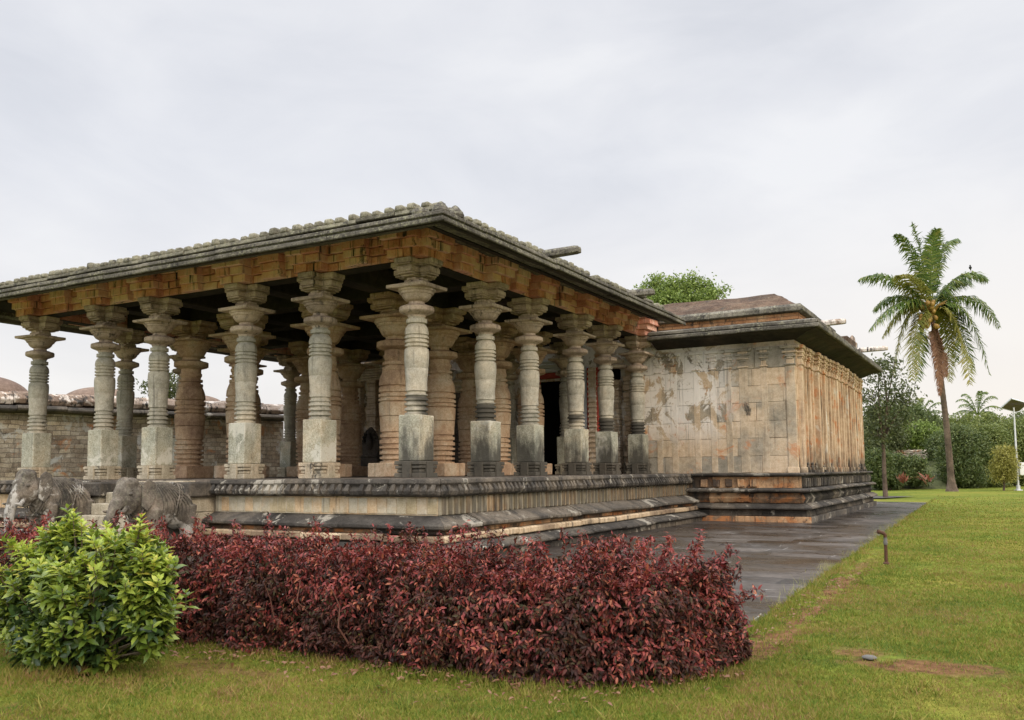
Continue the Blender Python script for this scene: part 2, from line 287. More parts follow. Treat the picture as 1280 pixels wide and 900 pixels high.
class MB:                                  # collects shapes into one mesh
    def __init__(s): s.v = []; s.f = []; s.mi = []; s.m = 0
    def add(s, v, f):
        k = len(s.v); s.v += [tuple(p) for p in v]; s.f += [tuple(i+k for i in q) for q in f]; s.mi += [s.m]*len(f)
    def box(s, x0, x1, y0, y1, z0, z1, b=0.0, jit=0.0, rot=0.0, taper=0.0):
        cx, cy = (x0+x1)/2, (y0+y1)/2; J = lambda: random.uniform(-jit, jit)
        if b <= 0:
            v = []
            for z, t in ((z0, 0), (z1, taper)):
                for sx_, sy_ in ((-1, -1), (1, -1), (1, 1), (-1, 1)):
                    v.append([cx+sx_*((x1-x0)/2-t)+J(), cy+sy_*((y1-y0)/2-t)+J(), z+J()])
            f = [(3, 2, 1, 0), (4, 5, 6, 7), (0, 1, 5, 4), (1, 2, 6, 5), (2, 3, 7, 6), (3, 0, 4, 7)]
        else:
            bm = bmesh.new(); bmesh.ops.create_cube(bm, size=1)
            for q in bm.verts:
                t = taper if q.co.z > 0 else 0
                q.co = Vector((cx+q.co.x*(x1-x0-2*t)+J(), cy+q.co.y*(y1-y0-2*t)+J(), (z0+z1)/2+q.co.z*(z1-z0)+J()))
            bmesh.ops.bevel(bm, geom=bm.edges[:], offset=b, segments=1, affect='EDGES', clamp_overlap=True)
            bm.verts.index_update(); v = [list(q.co) for q in bm.verts]; f = [[q.index for q in p.verts] for p in bm.faces]; bm.free()
        if rot:
            c_, s_ = math.cos(rot), math.sin(rot)
            v = [[cx+(p[0]-cx)*c_-(p[1]-cy)*s_, cy+(p[0]-cx)*s_+(p[1]-cy)*c_, p[2]] for p in v]
        s.add(v, f)
    def lathe(s, prof, cx=0, cy=0, n=28, cz=0):
        v = []; f = []
        for z, r in prof:
            for i in range(n): a = 2*PI*i/n; v.append((cx+r*math.cos(a), cy+r*math.sin(a), cz+z))
        for j in range(len(prof)-1):
            for i in range(n): f.append((j*n+i, j*n+(i+1) % n, (j+1)*n+(i+1) % n, (j+1)*n+i))
        f.append(tuple(range(n))[::-1]); f.append(tuple((len(prof)-1)*n+i for i in range(n))); s.add(v, f)
    def tube(s, pts, rad, n=8):
        pts = [Vector(p) for p in pts]; v = []; f = []; prev = None
        for i, p in enumerate(pts):
            t = (pts[min(i+1, len(pts)-1)]-pts[max(i-1, 0)]).normalized()
            a = t.orthogonal() if prev is None else (prev-t*prev.dot(t))
            if a.length < 1e-6: a = t.orthogonal()
            a.normalize(); prev = a; b = t.cross(a); r = rad[i] if isinstance(rad, (list, tuple)) else rad
            for k in range(n): q = 2*PI*k/n; v.append(p+(a*math.cos(q)+b*math.sin(q))*r)
        for j in range(len(pts)-1):
            for k in range(n): f.append((j*n+k, j*n+(k+1) % n, (j+1)*n+(k+1) % n, (j+1)*n+k))
        f.append(tuple(range(n))[::-1]); f.append(tuple((len(pts)-1)*n+k for k in range(n))); s.add(v, f)
    def ball(s, c, r, n=10, m=7, jit=0):
        v = [(c[0], c[1], c[2]-r[2])]; f = []
        for j in range(1, m):
            ph = -PI/2+PI*j/m
            for i in range(n):
                a = 2*PI*i/n; k = 1+random.uniform(-jit, jit)
                v.append((c[0]+r[0]*k*math.cos(ph)*math.cos(a), c[1]+r[1]*k*math.cos(ph)*math.sin(a), c[2]+r[2]*k*math.sin(ph)))
        v.append((c[0], c[1], c[2]+r[2])); L = len(v)-1
        for i in range(n):
            f.append((0, 1+(i+1) % n, 1+i)); f.append((L, 1+(m-2)*n+i, 1+(m-2)*n+(i+1) % n))
            for j in range(m-2): f.append((1+j*n+i, 1+j*n+(i+1) % n, 1+(j+1)*n+(i+1) % n, 1+(j+1)*n+i))
        s.add(v, f)
    def sweep(s, P0, P1, nrm, prof, m0=False, m1=False, block=1.2, jit=.008, gap=.006):
        """closed moulding profile [(out, z)] carried from P0 to P1 in separate stones; mitred at the ends asked for"""
        P0 = Vector((P0[0], P0[1], 0)); P1 = Vector((P1[0], P1[1], 0)); L = (P1-P0).length; t = (P1-P0)/L; nv = Vector((nrm[0], nrm[1], 0))
        cuts = [0]; 
        while cuts[-1] < L-block*.6: cuts.append(cuts[-1]+block*random.uniform(.7, 1.35))
        if len(cuts) < 2 or L-cuts[-1] > block*.5: cuts.append(L)
        else: cuts[-1] = L
        k = len(prof)
        for i in range(len(cuts)-1):
            a, b = cuts[i], cuts[i+1]; dj, zj = random.uniform(-jit, jit), random.uniform(-jit, jit)*.7; tilt = random.uniform(-jit, jit)
            v = []
            for e, sgn, q in ((a, -1, 0), (b, 1, 1)):
                for d, z in prof:
                    ex = d if ((sgn < 0 and i == 0 and m0) or (sgn > 0 and i == len(cuts)-2 and m1)) else (-gap/2 if (0 < i if sgn < 0 else i < len(cuts)-2) else 0)
                    p = P0+t*(e+sgn*ex)+nv*(d+dj); v.append((p.x, p.y, z+zj+tilt*(q-.5)))
            f = [tuple(range(k)), tuple(range(2*k-1, k-1, -1))]+[(j, k+j, k+(j+1) % k, (j+1) % k) for j in range(k)]
            s.add(v, f)
    def done(s, name, mats, parent=None, smooth=False, bevel=0.0, fix=True):
        o = mesh(name, s.v, s.f, mats, parent, False, s.mi)
        if fix:
            bm = bmesh.new(); bm.from_mesh(o.data); bmesh.ops.recalc_face_normals(bm, faces=bm.faces); bm.to_mesh(o.data); bm.free()
        if smooth:
            for p in o.data.polygons: p.use_smooth = len(p.vertices) < 5
            o.data.set_sharp_from_angle(angle=math.radians(38))
        if bevel:
            md = o.modifiers.new('edge wear', 'BEVEL'); md.width = bevel; md.segments = 2; md.limit_method = 'ANGLE'; md.angle_limit = math.radians(35)
        return o
def empty(name, loc=(0, 0, 0), rz=0):
    o = bpy.data.objects.new(name, None); C.objects.link(o); o.location = loc; o.rotation_euler = (0, 0, rz); o.empty_display_size = .3; return o
def tag(o, label=None, cat=None, group=None, kind=None):
    if label: o['label'] = label
    if cat: o['category'] = cat
    if group: o['group'] = group
    if kind: o['kind'] = kind
    return o
def local(o, parent):                      # keep the world position of geometry modelled in world space when its root is moved
    o.parent = parent; o.location = -Vector(parent.location); return o

G = -1.35
COLX = [0, -2.401, -4.511, -7.304, -9.227, -11.867]; COLY = [0, 2.577, 4.626, 7.186, 9.19, 11.6]

# ------------------------------------------------------------------ the setting
def ground():
    nx, ny = 60, 60; v = []; f = []
    xs = np.concatenate([np.linspace(-900, -30, 10), np.linspace(-26, 34, 60), np.linspace(40, 900, 10)])
    ys = np.concatenate([np.linspace(-300, -22, 6), np.linspace(-20, 50, 70), np.linspace(55, 1200, 12)])
    for y in ys:
        for x in xs:
            z = G-.01+.018*mnoise.noise(Vector((x*.7, y*.7, 0)))
            if y > 53: z += min(1.0, (y-53)/30)*(.5+1.2*max(0, mnoise.noise(Vector((x*.05, y*.03, 3)))))
            if x < 7.9 and y < 40 and x > -16: z = G-.045
            v.append((x, y, z))
    W = len(xs)
    for j in range(len(ys)-1):
        for i in range(W-1): f.append((j*W+i, j*W+i+1, (j+1)*W+i+1, (j+1)*W+i))
    tag(mesh('ground', v, f, M['lawn'], None, True), kind='structure')
ground()
def path():
    v = []; f = []; n_ = 44
    for i in range(n_+1):
        y = -5.9+i*(28.6+5.9)/n_
        xr = 7.68-(y+5.9)*.030+.07*mnoise.noise(Vector((y*1.3, 5, 0)))
        for k in range(9):
            x = -14+(xr+14)*k/8; v.append((x, y, G-.004 if k < 8 else G-.03)); 
    for i in range(n_):
        for k in range(8): f.append((i*9+k, i*9+k+1, (i+1)*9+k+1, (i+1)*9+k))
    tag(mesh('path', v, f, M['paving']), kind='structure')
    tag(mesh('path', [(-8, 33.0, G+.012), (4.3, 33.0, G+.012), (5.5, 36.6, G+.012), (-8, 36.6, G+.012)], [(0, 1, 2, 3)], M['paving']), kind='structure')
path()

# ------------------------------------------------------------------ temple
T = empty('stone_temple', (-4, 6, G))
tag(T, 'old stone temple with open pillared hall and pilastered shrine on a moulded plinth', 'temple')
def tp(mb, name, mat, parent=None, **k):
    o = mb.done(name, mat, None, **k)
    if parent is None: local(o, T)
    else: local(o, parent) if parent.type == 'EMPTY' else None
    return o
def sub(o, parent):                         # sub-part modelled in world space under a part whose own origin sits at T
    o.parent = parent; return o

X0, X1, Y0, Y1 = COLX[-1]-1.7, 1.7, -1.7, 11.62
# plinth: core + moulded courses on the front and right faces (and the hidden ones, plainly)
mb = MB()
mb.box(X0+.35, X1-.3, Y0+.3, Y1+1.4, G-.05, -.02)
for x in np.arange(X0+.36, X1-.4, 1.18):
    for y in np.arange(Y0+.31, Y1, 1.3): mb.box(x, min(x+1.17, X1-.31), y, min(y+1.29, Y1+1), -.019, 0.001+random.uniform(0, .006))
pl_core = tp(mb, 'plinth', M['floor'])
R = lambda d, z: [(d, z[0]), (d, z[1])]
prof_top = [(-.45, -.30), (-.06, -.30), (.0, -.27), (.015, -.20), (-.03, -.15), (-.03, -.12), (.01, -.07), (-.01, -.012), (-.04, 0), (-.45, 0)]
prof_band = [(-.5, -.62), (-.15, -.62), (-.15, -.303), (-.5, -.303)]
prof_ledge = [(-.5, -.85), (.10, -.85), (.20, -.82), (.20, -.765), (.10, -.72), (-.12, -.623), (-.5, -.623)]
prof_b1 = [(-.5, -.925), (.04, -.925), (.04, -.853), (-.5, -.853)]
prof_b2 = [(-.5, -1.045), (.20, -1.045), (.22, -1.03), (.22, -.945), (.18, -.928), (-.5, -.928)]
prof_b3 = [(-.5, -1.23), (.40, -1.23), (.46, -1.20), (.46, -1.16), (.34, -1.11), (.12, -1.048), (-.5, -1.048)]
prof_b4 = [(-.5, -1.37), (.34, -1.37), (.34, -1.233), (-.5, -1.233)]
def course(name, prof, mat, block, jit, teeth=None):
    a, b, c_, d_ = (X0, Y0), (X1, Y0), (X1, Y1), (X0, Y1)
    for k in (0, 1):                         # the front course is broken by the stair: one run each side of it
        mb = MB()
        if k: mb.sweep((-3.67, Y0), b, (0, -1), prof, False, True, block, jit); mb.sweep(b, c_, (1, 0), prof, True, False, block, jit)
        else: mb.sweep(d_, a, (-1, 0), prof, False, True, block, jit); mb.sweep(a, (-7.35, Y0), (0, -1), prof, True, False, block, jit)
        if teeth: teeth(mb, k)
        tp(mb, name, mat, bevel=.012)
def petals(mb, k):                             # scalloped petals cut into the cap course
    def run(P, t, nr, L):
        s = .09
        while s < L-.1:
            c_ = Vector(P)+Vector(t)*s; wd = .056+random.uniform(-.008, .008); dep = .052+random.uniform(-.012, .012)
            if random.random() > .05:
                T_, N_ = Vector(t), Vector(nr); v = []
                for (a_, d_, z_) in ((-wd*.45, -.04, -.025), (wd*.45, -.04, -.025), (wd, dep, -.20), (-wd, dep, -.20), (-wd*.8, dep-.02, -.265), (wd*.8, dep-.02, -.265), (-wd*.45, -.12, -.02), (wd*.45, -.12, -.02), (-wd, -.1, -.27), (wd, -.1, -.27)):
                    p = c_+T_*(a_+.05*(z_+.13)/.13*0)+N_*d_; v.append((p.x, p.y, z_))
                mb.add(v, [(0, 1, 2, 3), (3, 2, 5, 4), (6, 7, 1, 0), (6, 0, 3, 4, 8), (7, 9, 5, 2, 1), (8, 4, 5, 9)])
            s += .165+random.uniform(-.012, .012)
    if k: run((-3.67, Y0, 0), (1, 0, 0), (0, -1, 0), X1+3.67); run((X1, Y0, 0), (0, 1, 0), (1, 0, 0), Y1-Y0)
    else: run((X0, Y0, 0), (1, 0, 0), (0, -1, 0), -7.35-X0)
def strips(mb, k):                             # low vertical ribs along the recessed band
    for s in np.arange(X0+.2, X1-.25, .21):
        if (s < -3.6) if k else (s > -7.4): continue
        mb.box(s, s+.195, Y0+.142, Y0+.2, -.6, -.33)
    for s in np.arange(Y0+.25, Y1, .19) if k else (): mb.box(X1-.2, X1-.118, s, s+.10, -.61, -.31)
course('cap_moulding', prof_top, M['plinthdark'], .9, .010, petals)
course('recessed_band', prof_band, M['band'], 1.5, .006, strips)
course('ledge_moulding', prof_ledge, M['plinthdark'], 1.3, .012)
course('rust_recess', prof_b1, M['band2'], .8, .012)
course('lower_band', prof_b2, M['band3'], 1.0, .014)
course('base_moulding', prof_b3, M['plinthdark'], 1.4, .018)
course('foot_course', prof_b4, M['plinthdark'], 1.5, .015)
mb = MB()                                   # stair with its side blocks
for i in range(6): mb.box(-6.3, -4.4, -1.4-.32*(i+1), -1.4, -.22*(i+1)-.02, -.22*i-.02 if i else -.015, .01, .006)
for x0, x1 in ((-4.42, -3.70), (-7.30, -6.32)):
    for z0, z1 in ((-1.37, -.95), (-.945, -.62), (-.615, -.33)): mb.box(x0+.06, x1-.06, -2.12+.02*(z0 < -.9), -1.38, z0, z1, .012, .008)
tp(mb, 'staircase', M['ped'])
mb = MB()
for x0, x1 in ((-4.48, -3.64), (-7.36, -6.28)): mb = MB(); mb.box(x0, x1, -2.2, -1.42, -.325, -.04, .03, .008); tp(mb, 'stair_cap', M['plinthdark'])

# columns -----------------------------------------------------------
def deepen(prof, k):
    out = list(prof)
    for i in range(1, len(prof)-1):
        lo = min(prof[max(0, i-2)][1], prof[max(0, i-1)][1]); hi = min(prof[min(len(prof)-1, i+1)][1], prof[min(len(prof)-1, i+2)][1])
        if prof[i][1] < max(prof[i-1][1], prof[i+1][1])-.008 and prof[i+1][0]-prof[i-1][0] < .09: out[i] = (prof[i][0], prof[i][1]-k)
    return out
shaftA = [(1.20, .23), (1.235, .235), (1.25, .20), (1.275, .20), (1.285, .235), (1.33, .238), (1.345, .205), (1.375, .205), (1.385, .238), (1.425, .24), (1.44, .21), (1.47, .21), (1.48, .238), (1.52, .238), (1.53, .215), (1.56, .215), (1.57, .225), (1.595, .225), (1.605, .205),
          (1.65, .205), (1.66, .222), (1.80, .215), (1.92, .222), (2.08, .236), (2.09, .230), (2.10, .237), (2.28, .25), (2.40, .25), (2.47, .238), (2.49, .215), (2.505, .215), (2.515, .238), (2.55, .24), (2.56, .218), (2.58, .218), (2.59, .24), (2.63, .242), (2.64, .222), (2.66, .222), (2.67, .243), (2.71, .243), (2.72, .225), (2.735, .225), (2.745, .240), (2.80, .240), (2.87, .228), (2.93, .205), (2.945, .178), (2.958, .178), (2.97, .212), (3.045, .212), (3.055, .172), (3.09, .172)]
diskA = [(3.085, .17), (3.12, .185), (3.145, .24), (3.165, .295), (3.18, .33), (3.20, .348), (3.27, .348), (3.288, .33), (3.295, .29), (3.32, .235), (3.33, .165), (3.385, .158), (3.395, .20), (3.42, .25), (3.47, .295), (3.525, .32), (3.53, .345), (3.55, .362), (3.572, .362), (3.578, .382), (3.595, .40), (3.625, .402)]
shaftB = [(.33, .40), (.36, .405), (.375, .35), (.41, .35), (.42, .40), (.47, .405), (.48, .36), (.52, .36), (.53, .405), (.60, .41), (.61, .37), (.65, .37), (.66, .41), (.71, .415), (.72, .38), (.76, .38), (.77, .41), (.85, .41), (.86, .385), (.90, .385), (.91, .40), (.98, .40), (.99, .38), (1.03, .38), (1.04, .395), (1.06, .39),
          (1.20, .395), (1.38, .41), (1.39, .40), (1.40, .415), (1.56, .425), (1.70, .43), (1.72, .415), (1.735, .415), (1.745, .435), (1.79, .435), (1.80, .415), (1.83, .415), (1.84, .435), (1.90, .435), (1.91, .415), (1.94, .415), (1.95, .43), (2.05, .43), (2.06, .41), (2.085, .41), (2.10, .425), (2.25, .41), (2.36, .37), (2.44, .33), (2.45, .345), (2.52, .345), (2.53, .31), (2.57, .31), (2.58, .335), (2.64, .335), (2.65, .30), (2.72, .29), (2.74, .31), (2.80, .31), (2.81, .285), (2.92, .285)]
diskB = [(2.92, .25), (2.945, .34), (2.97, .43), (2.99, .465), (3.10, .465), (3.115, .44), (3.125, .36), (3.155, .30), (3.165, .245), (3.24, .245), (3.25, .30), (3.29, .34), (3.37, .385), (3.45, .42), (3.455, .45), (3.48, .465), (3.52, .465), (3.53, .50), (3.58, .525), (3.625, .525)]
shaftA = [(z, r*.955) for z, r in deepen(shaftA, .014)]; diskA = [(z, r*(.915 if z > 3.39 else .97)) for z, r in diskA]; diskB = [(z, r*.95) for z, r in diskB]; shaftB = [(z, r*.91) for z, r in deepen(shaftB, .032)]
def bracket(a1, a2, w, s_):                 # square plate, neck and cross-shaped two-tier bracket
    mb = MB(); mb.box(-s_, s_, -s_, s_, 3.625, 3.69, .014, .008)
    mb.box(-s_+.1, s_-.1, -s_+.1, s_-.1, 3.692, 3.725, .01, .004, taper=.06); mb.box(-w-.005, w+.005, -w-.005, w+.005, 3.70, 3.80, .012, .004)
    for (L, z0, z1, ww) in ((a1-.23, 3.79, 3.845, w-.07), (a1-.11, 3.848, 3.88, w-.035), (a1-.025, 3.883, 3.915, w-.01), (a1, 3.918, 4.02, w), (a1-.04, 4.023, 4.05, w-.02), (a2-.025, 4.053, 4.08, w+.005), (a2, 4.083, 4.177, w+.02)):
        for ax in (0, 1):
            q = .0015 if ax else 0
            if ax == 0: mb.box(-L, L, -ww, ww, z0+q, z1+q*.3, .012, .003)
            else: mb.box(-ww, ww, -L, L, z0-q, z1-q, .012, .003)
    return mb
def mkcol(kind):
    o = empty('column')
    if kind == 'A':
        mb = MB(); s = .30
        for z0, z1, e in ((.002, .10, .0), (.11, .17, -.035), (.18, .24, -.012), (.25, .325, .0)): mb.box(-s-e, s+e, -s-e, s+e, z0, z1, .012, .006)
        mb.box(-s+.06, s-.06, -s+.06, s-.06, .01, .32)
        for sg in (-1, 1): mb.box(-.10, .10, sg*s-.03, sg*s+.03, .003, .32, .01); mb.box(sg*s-.03, sg*s+.03, -.10, .10, .003, .319, .01)
        mb.done('pedestal', M['ped'], o)
        mb = MB(); mb.box(-.245, .245, -.245, .245, .326, 1.195, .016, .006); mb.done('base_block', M['block'], o)
        mb = MB(); mb.lathe(shaftA, n=40); mb.done('shaft', M['col'], o, smooth=True)
        mb = MB(); mb.lathe(diskA, n=36); mb.done('capital', M['cap'], o, smooth=True); bracket(.43, .49, .175, .43).done('bracket', M['cap'], o)
    else:
        mb = MB(); mb.box(-.46, .46, -.46, .46, .002, .33, .02, .008); mb.done('pedestal', M['colin'], o)
        mb = MB(); mb.lathe(shaftB, n=44); mb.done('shaft', M['colin'], o, smooth=True)
        mb = MB(); mb.lathe(diskB, n=40); mb.done('capital', M['colin'], o, smooth=True); bracket(.56, .64, .25, .60).done('bracket', M['colin'], o)
    return o
protos = {'A': mkcol('A'), 'B': mkcol('B')}; used = set()
for i, x in enumerate(COLX):
    for j, y in enumerate(COLY):
        if i in (2, 3) and j in (2, 3): continue         # the middle of the hall is open
        k = 'B' if 0 < i < 5 and 0 < j < 5 else 'A'
        if k in used:
            o = protos[k].copy(); C.objects.link(o)
            for ch in protos[k].children: c_ = ch.copy(); C.objects.link(c_); c_.parent = o
        else: o = protos[k]; used.add(k)
        o.parent = T; o.location = Vector((x-(.16 if (i, j) == (1, 2) else 0), y, 0))-T.location; o.rotation_euler = (random.uniform(-.004, .004), random.uniform(-.004, .004), random.choice((0, PI/2, PI, -PI/2))+random.uniform(-.02, .02))
        if (i, j) == (5, 0):                 # the far left column carries a spare block under its bracket
            pass

# a slimmer run of the inner shafts is made by the same lathe
# beams --------------------------------------------------------------
def beam_row(mb, P, t, nr, stations, L0, L1, both=False, bot=4.19, hs=(.165, .165, .165, .165)):
    z = bot
    P = Vector(P); t = Vector(t); nr = Vector(nr)
    def blk(s0, s1, d0, d1, z0, z1, b=.014):
        a = P+t*s0+nr*d0; c_ = P+t*s1+nr*d1
        mb.box(min(a.x, c_.x), max(a.x, c_.x), min(a.y, c_.y), max(a.y, c_.y), z0, z1, .008, .008)
    mids = [(stations[i]+stations[i+1])/2 for i in range(len(stations)-1)]
    for c_, h in enumerate(hs):
        d = .20+.045*c_; s = L0
        while s < L1-.05:
            e = min(L1, s+random.uniform(.8, 1.3)); 
            if L1-e < .4: e = L1
            blk(s+.006, e-.006, -d, d+random.uniform(-.012, .012), z+.007, z+h-.007); s = e
        for st in stations: 
            hw = .36+.02*c_; blk(st-hw, st-.004, -.1, d+.23+.05*c_, z+.004, z+h-.002); blk(st+.004, st+hw, -.1, d+.26+.05*c_, z+.002, z+h-.004)
        for m_ in mids:
            hw = .27+.01*c_; blk(m_-hw, m_+hw, -.1, d+.17, z+.0035, z+h-.0045)
        z += h
mb = MB(); beam_row(mb, (0, 0, 0), (-1, 0, 0), (0, -1, 0), [-x for x in COLX], -.30, 12.2); beam_row(mb, (0, 0, 0), (0, 1, 0), (1, 0, 0), COLY, .26, 12.0)
beam_row(mb, (COLX[-1], 0, 0), (0, 1, 0), (-1, 0, 0), COLY, .26, 12.0)
tp(mb, 'beam_course', M['beam'])
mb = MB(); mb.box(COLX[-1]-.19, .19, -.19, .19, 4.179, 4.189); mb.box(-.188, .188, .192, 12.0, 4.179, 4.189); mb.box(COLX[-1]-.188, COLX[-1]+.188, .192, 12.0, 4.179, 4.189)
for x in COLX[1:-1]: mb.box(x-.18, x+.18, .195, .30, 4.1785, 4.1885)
tp(mb, 'beam_underside_shade', M['soffit'])  # thin near-black slab paints shade over the orange beam undersides
mb = MB()
for x in COLX[1:-1]: mb.box(x-.24, x+.24, .27, 12.1, 4.18, 4.68, .02)
for y in COLY[1:]: mb.box(COLX[-1]+.3, -.3, y-.24, y+.24, 4.182, 4.665, .02)
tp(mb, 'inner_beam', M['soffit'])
mb = MB(); mb.box(COLX[-1]-.3, .3, -.3, 12.0, 4.72, 4.84); tp(mb, 'ceiling_slab', M['soffit'])

# eaves: sloping soffit, two-lip fascia, roof skin -------------------------------------
D = 1.72
def rects(D_, y1): return (((COLX[-1]-D_, -D_), (D_, -D_), (0, -1), True, True), ((D_, -D_), (D_, y1), (1, 0), True, False), ((COLX[-1]-D_, y1), (COLX[-1]-D_, -D_), (-1, 0), False, True))
mb = MB()
for a, b, nr, m0, m1 in rects(D, 10.4): mb.sweep(a, b, nr, [(-1.75, 4.76), (-1.2, 4.73), (-.75, 4.63), (-.35, 4.46), (-.12, 4.32), (.08, 4.26), (.13, 4.29), (-.25, 4.53), (-.6, 4.74), (-1.75, 4.90)], m0, m1, 1.6, .012, .004)
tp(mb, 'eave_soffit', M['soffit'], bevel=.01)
mb = MB()
for a, b, nr, m0, m1 in rects(D, 10.55): mb.sweep(a, b, nr, [(-.35, 4.36), (.12, 4.285), (.19, 4.245), (.215, 4.26), (.215, 4.325), (.165, 4.34), (.165, 4.36), (.205, 4.375), (.195, 4.44), (.02, 4.50), (-.35, 4.63)], m0, m1, 1.35, .011, .007)
for (x, y) in ((D+.02, -D-.02), (D-.33, -D-.10), (D+.10, -D+.30)):
    h = .20 if x > D else .14; mb.lathe([(0, .15), (.06, .16), (.12, .13), (h, .06), (h+.03, .02)], x-.05, y+.08, 10, 4.44)
tp(mb, 'eave_fascia', M['eave'], bevel=.014)
mb = MB()
for a, b, nr, m0, m1 in rects(D-.5, 10.9): mb.sweep(a, b, nr, [(-.5, 4.60), (-.10, 4.46), (-.10, 4.67), (-.5, 4.68)], m0, m1, 1.6, .006)
mb.box(COLX[-1]-D+1.0, D-1.0, -D+1.0, 11.2, 4.856, 4.90)
tp(mb, 'roof_slab', M['soffit'])
mb = MB()
for a, b, nr, m0, m1 in rects(D-.5, 10.9): mb.sweep(a, b, nr, [(-.8, 4.675), (.09, 4.675), (.12, 4.69), (.11, 4.755), (.03, 4.775), (-.8, 4.92)], m0, m1, 1.1, .014, .008)
tp(mb, 'roof_rim', M['merlon'], bevel=.012)
# merlons along the roof edge
def merlon_mesh(k):
    bm = bmesh.new(); bmesh.ops.create_cube(bm, size=1); bmesh.ops.subdivide_edges(bm, edges=bm.edges[:], cuts=2, use_grid_fill=True)
    for v in bm.verts:
        p = v.co; q = Vector((p.x*2*(.085+.010*math.sin(k*2.1)), p.y*2*.11, (p.z+.5)*(.118+.016*math.cos(k*1.3))))
        if p.z > .2: q.x *= .84; q.y *= .8
        q += mnoise.noise_vector(q*6+Vector((k*7, 0, 0)))*.012; v.co = q
    bmesh.ops.bevel(bm, geom=[e for e in bm.edges if e.calc_face_angle(0) > .7], offset=.022, segments=1, affect='EDGES')
    me = bpy.data.meshes.new('merlon'); bm.to_mesh(me); bm.free(); me.materials.append(M['merlon']); me.polygons.foreach_set('use_smooth', [True]*len(me.polygons)); return me
mm = [merlon_mesh(k) for k in range(6)]
def merlons(a, b, step):
    a, b = Vector(a), Vector(b); L = (b-a).length; s = .05; ang = math.atan2((b-a).y, (b-a).x)
    while s < L:
        if random.random() > .03:
            o = bpy.data.objects.new('merlon', random.choice(mm)); C.objects.link(o); p = a+(b-a)*(s/L); o.parent = T
            o.location = Vector((p.x, p.y, 4.758+random.uniform(-.006, .006)+.006*mnoise.noise(Vector((s*.6, 0, 0)))))-T.location
            o.rotation_euler = (random.uniform(-.05, .05), random.uniform(-.05, .05), ang+random.uniform(-.07, .07)); o.scale = [random.uniform(.9, 1.15)for _ in range(2)]+[random.uniform(.88, 1.12)]
        s += step*random.uniform(.88, 1.14)
merlons((D-.55, -D+.50, 0), (COLX[-1]-D+.6, -D+.50, 0), .275); merlons((D-.50, -D+.65, 0), (D-.50, 10.7, 0), .285)
# water spouts
def spout(p, d, L, w_, mat, drop=0.0):
    d = Vector(d).normalized(); s_ = Vector((-d.y, d.x, 0)); mb = MB(); p = Vector(p); v = []
    for k, (a, b_) in enumerate(((0, 1), (.5, 1.0), (.92, .95), (1, .8))):
        c_ = p+d*L*a+Vector((0, 0, -drop*a))
        for (sx_, z_) in ((-1, -.07), (1, -.07), (1.05, .03), (.55, .10), (.3, .055), (-.3, .055), (-.55, .10), (-1.05, .03)): q = c_+s_*sx_*w_*b_; v.append((q.x, q.y, q.z+z_*b_))
    f = [tuple(range(8)), tuple(range(31, 23, -1))]+[(j*8+i, j*8+(i+1) % 8, (j+1)*8+(i+1) % 8, (j+1)*8+i) for j in range(3) for i in range(8)]
    mb.add(v, f); return tp(mb, 'water_spout', mat, bevel=.012)
spout((.9, 2.9, 4.75), (1, .0, 0), 1.25, .12, M['eave'], -.02)
spout((1.0, 7.7, 4.74), (1, .15, 0), 1.0, .11, M['eave']); 
mb = MB(); mb.box(.9, 1.5, 7.9, 8.68, 4.74, 4.86, .02, .03); tp(mb, 'loose_slab', M['eave']); mb = MB(); mb.box(.8, 1.4, 8.75, 9.3, 4.74, 4.82, .02, .03); tp(mb, 'loose_slab', M['eave'])

# shrine -------------------------------------------------------------------------------
WX, WY, WE = 4.62, 12.2, 24.6; WX0 = -12.2
mb = MB(); mb.box(WX0, WX-.02, WY+.02, WE, -.02, 4.3); core = tp(mb, 'shrine_core', M['wall'])
mb = MB()
z = 0.0; hs = [.50, .52, .50, .54, .50, .50, .62]
DOOR = (-3.62, -2.72)
for c_, h in enumerate(hs):                  # ashlar courses of the front wall, leaving the doorway
    s = -12.2-.3*(c_ % 2)
    while s < WX-.1:
        e = min(s+random.uniform(.6, 1.25), WX)
        if WX-e < .3: e = WX
        a0, a1 = s, e
        if z+h < 3.2 and a1 > DOOR[0] and a0 < DOOR[1]:
            if a0 < DOOR[0]-.1: mb.box(a0, DOOR[0], WY-.02-random.uniform(0, .012), WY+.4, z, z+h-.004, .006, .002)
            if a1 > DOOR[1]+.1: mb.box(DOOR[1], a1, WY-.02-random.uniform(0, .012), WY+.4, z, z+h-.004, .006, .002)
        else: mb.box(max(a0, -12.2), a1-.007, WY-.02-random.uniform(0, .007), WY+.4, z+.001, z+h-.007, .008, .003)
        s = e
    z += h
fw_ = tp(mb, 'front_wall', M['wall'])
mb = MB(); z = 0
for c_, h in enumerate(hs):
    s = WY
    while s < WE-.1:
        e = min(s+random.uniform(.8, 1.4), WE)
        if WE-e < .4: e = WE
        mb.box(WX-.3, WX+.02+random.uniform(0, .01), s+.002, e-.002, z+.001, z+h-.004, .006, .002); s = e
    z += h
sw_ = tp(mb, 'side_wall', M['wallr'])
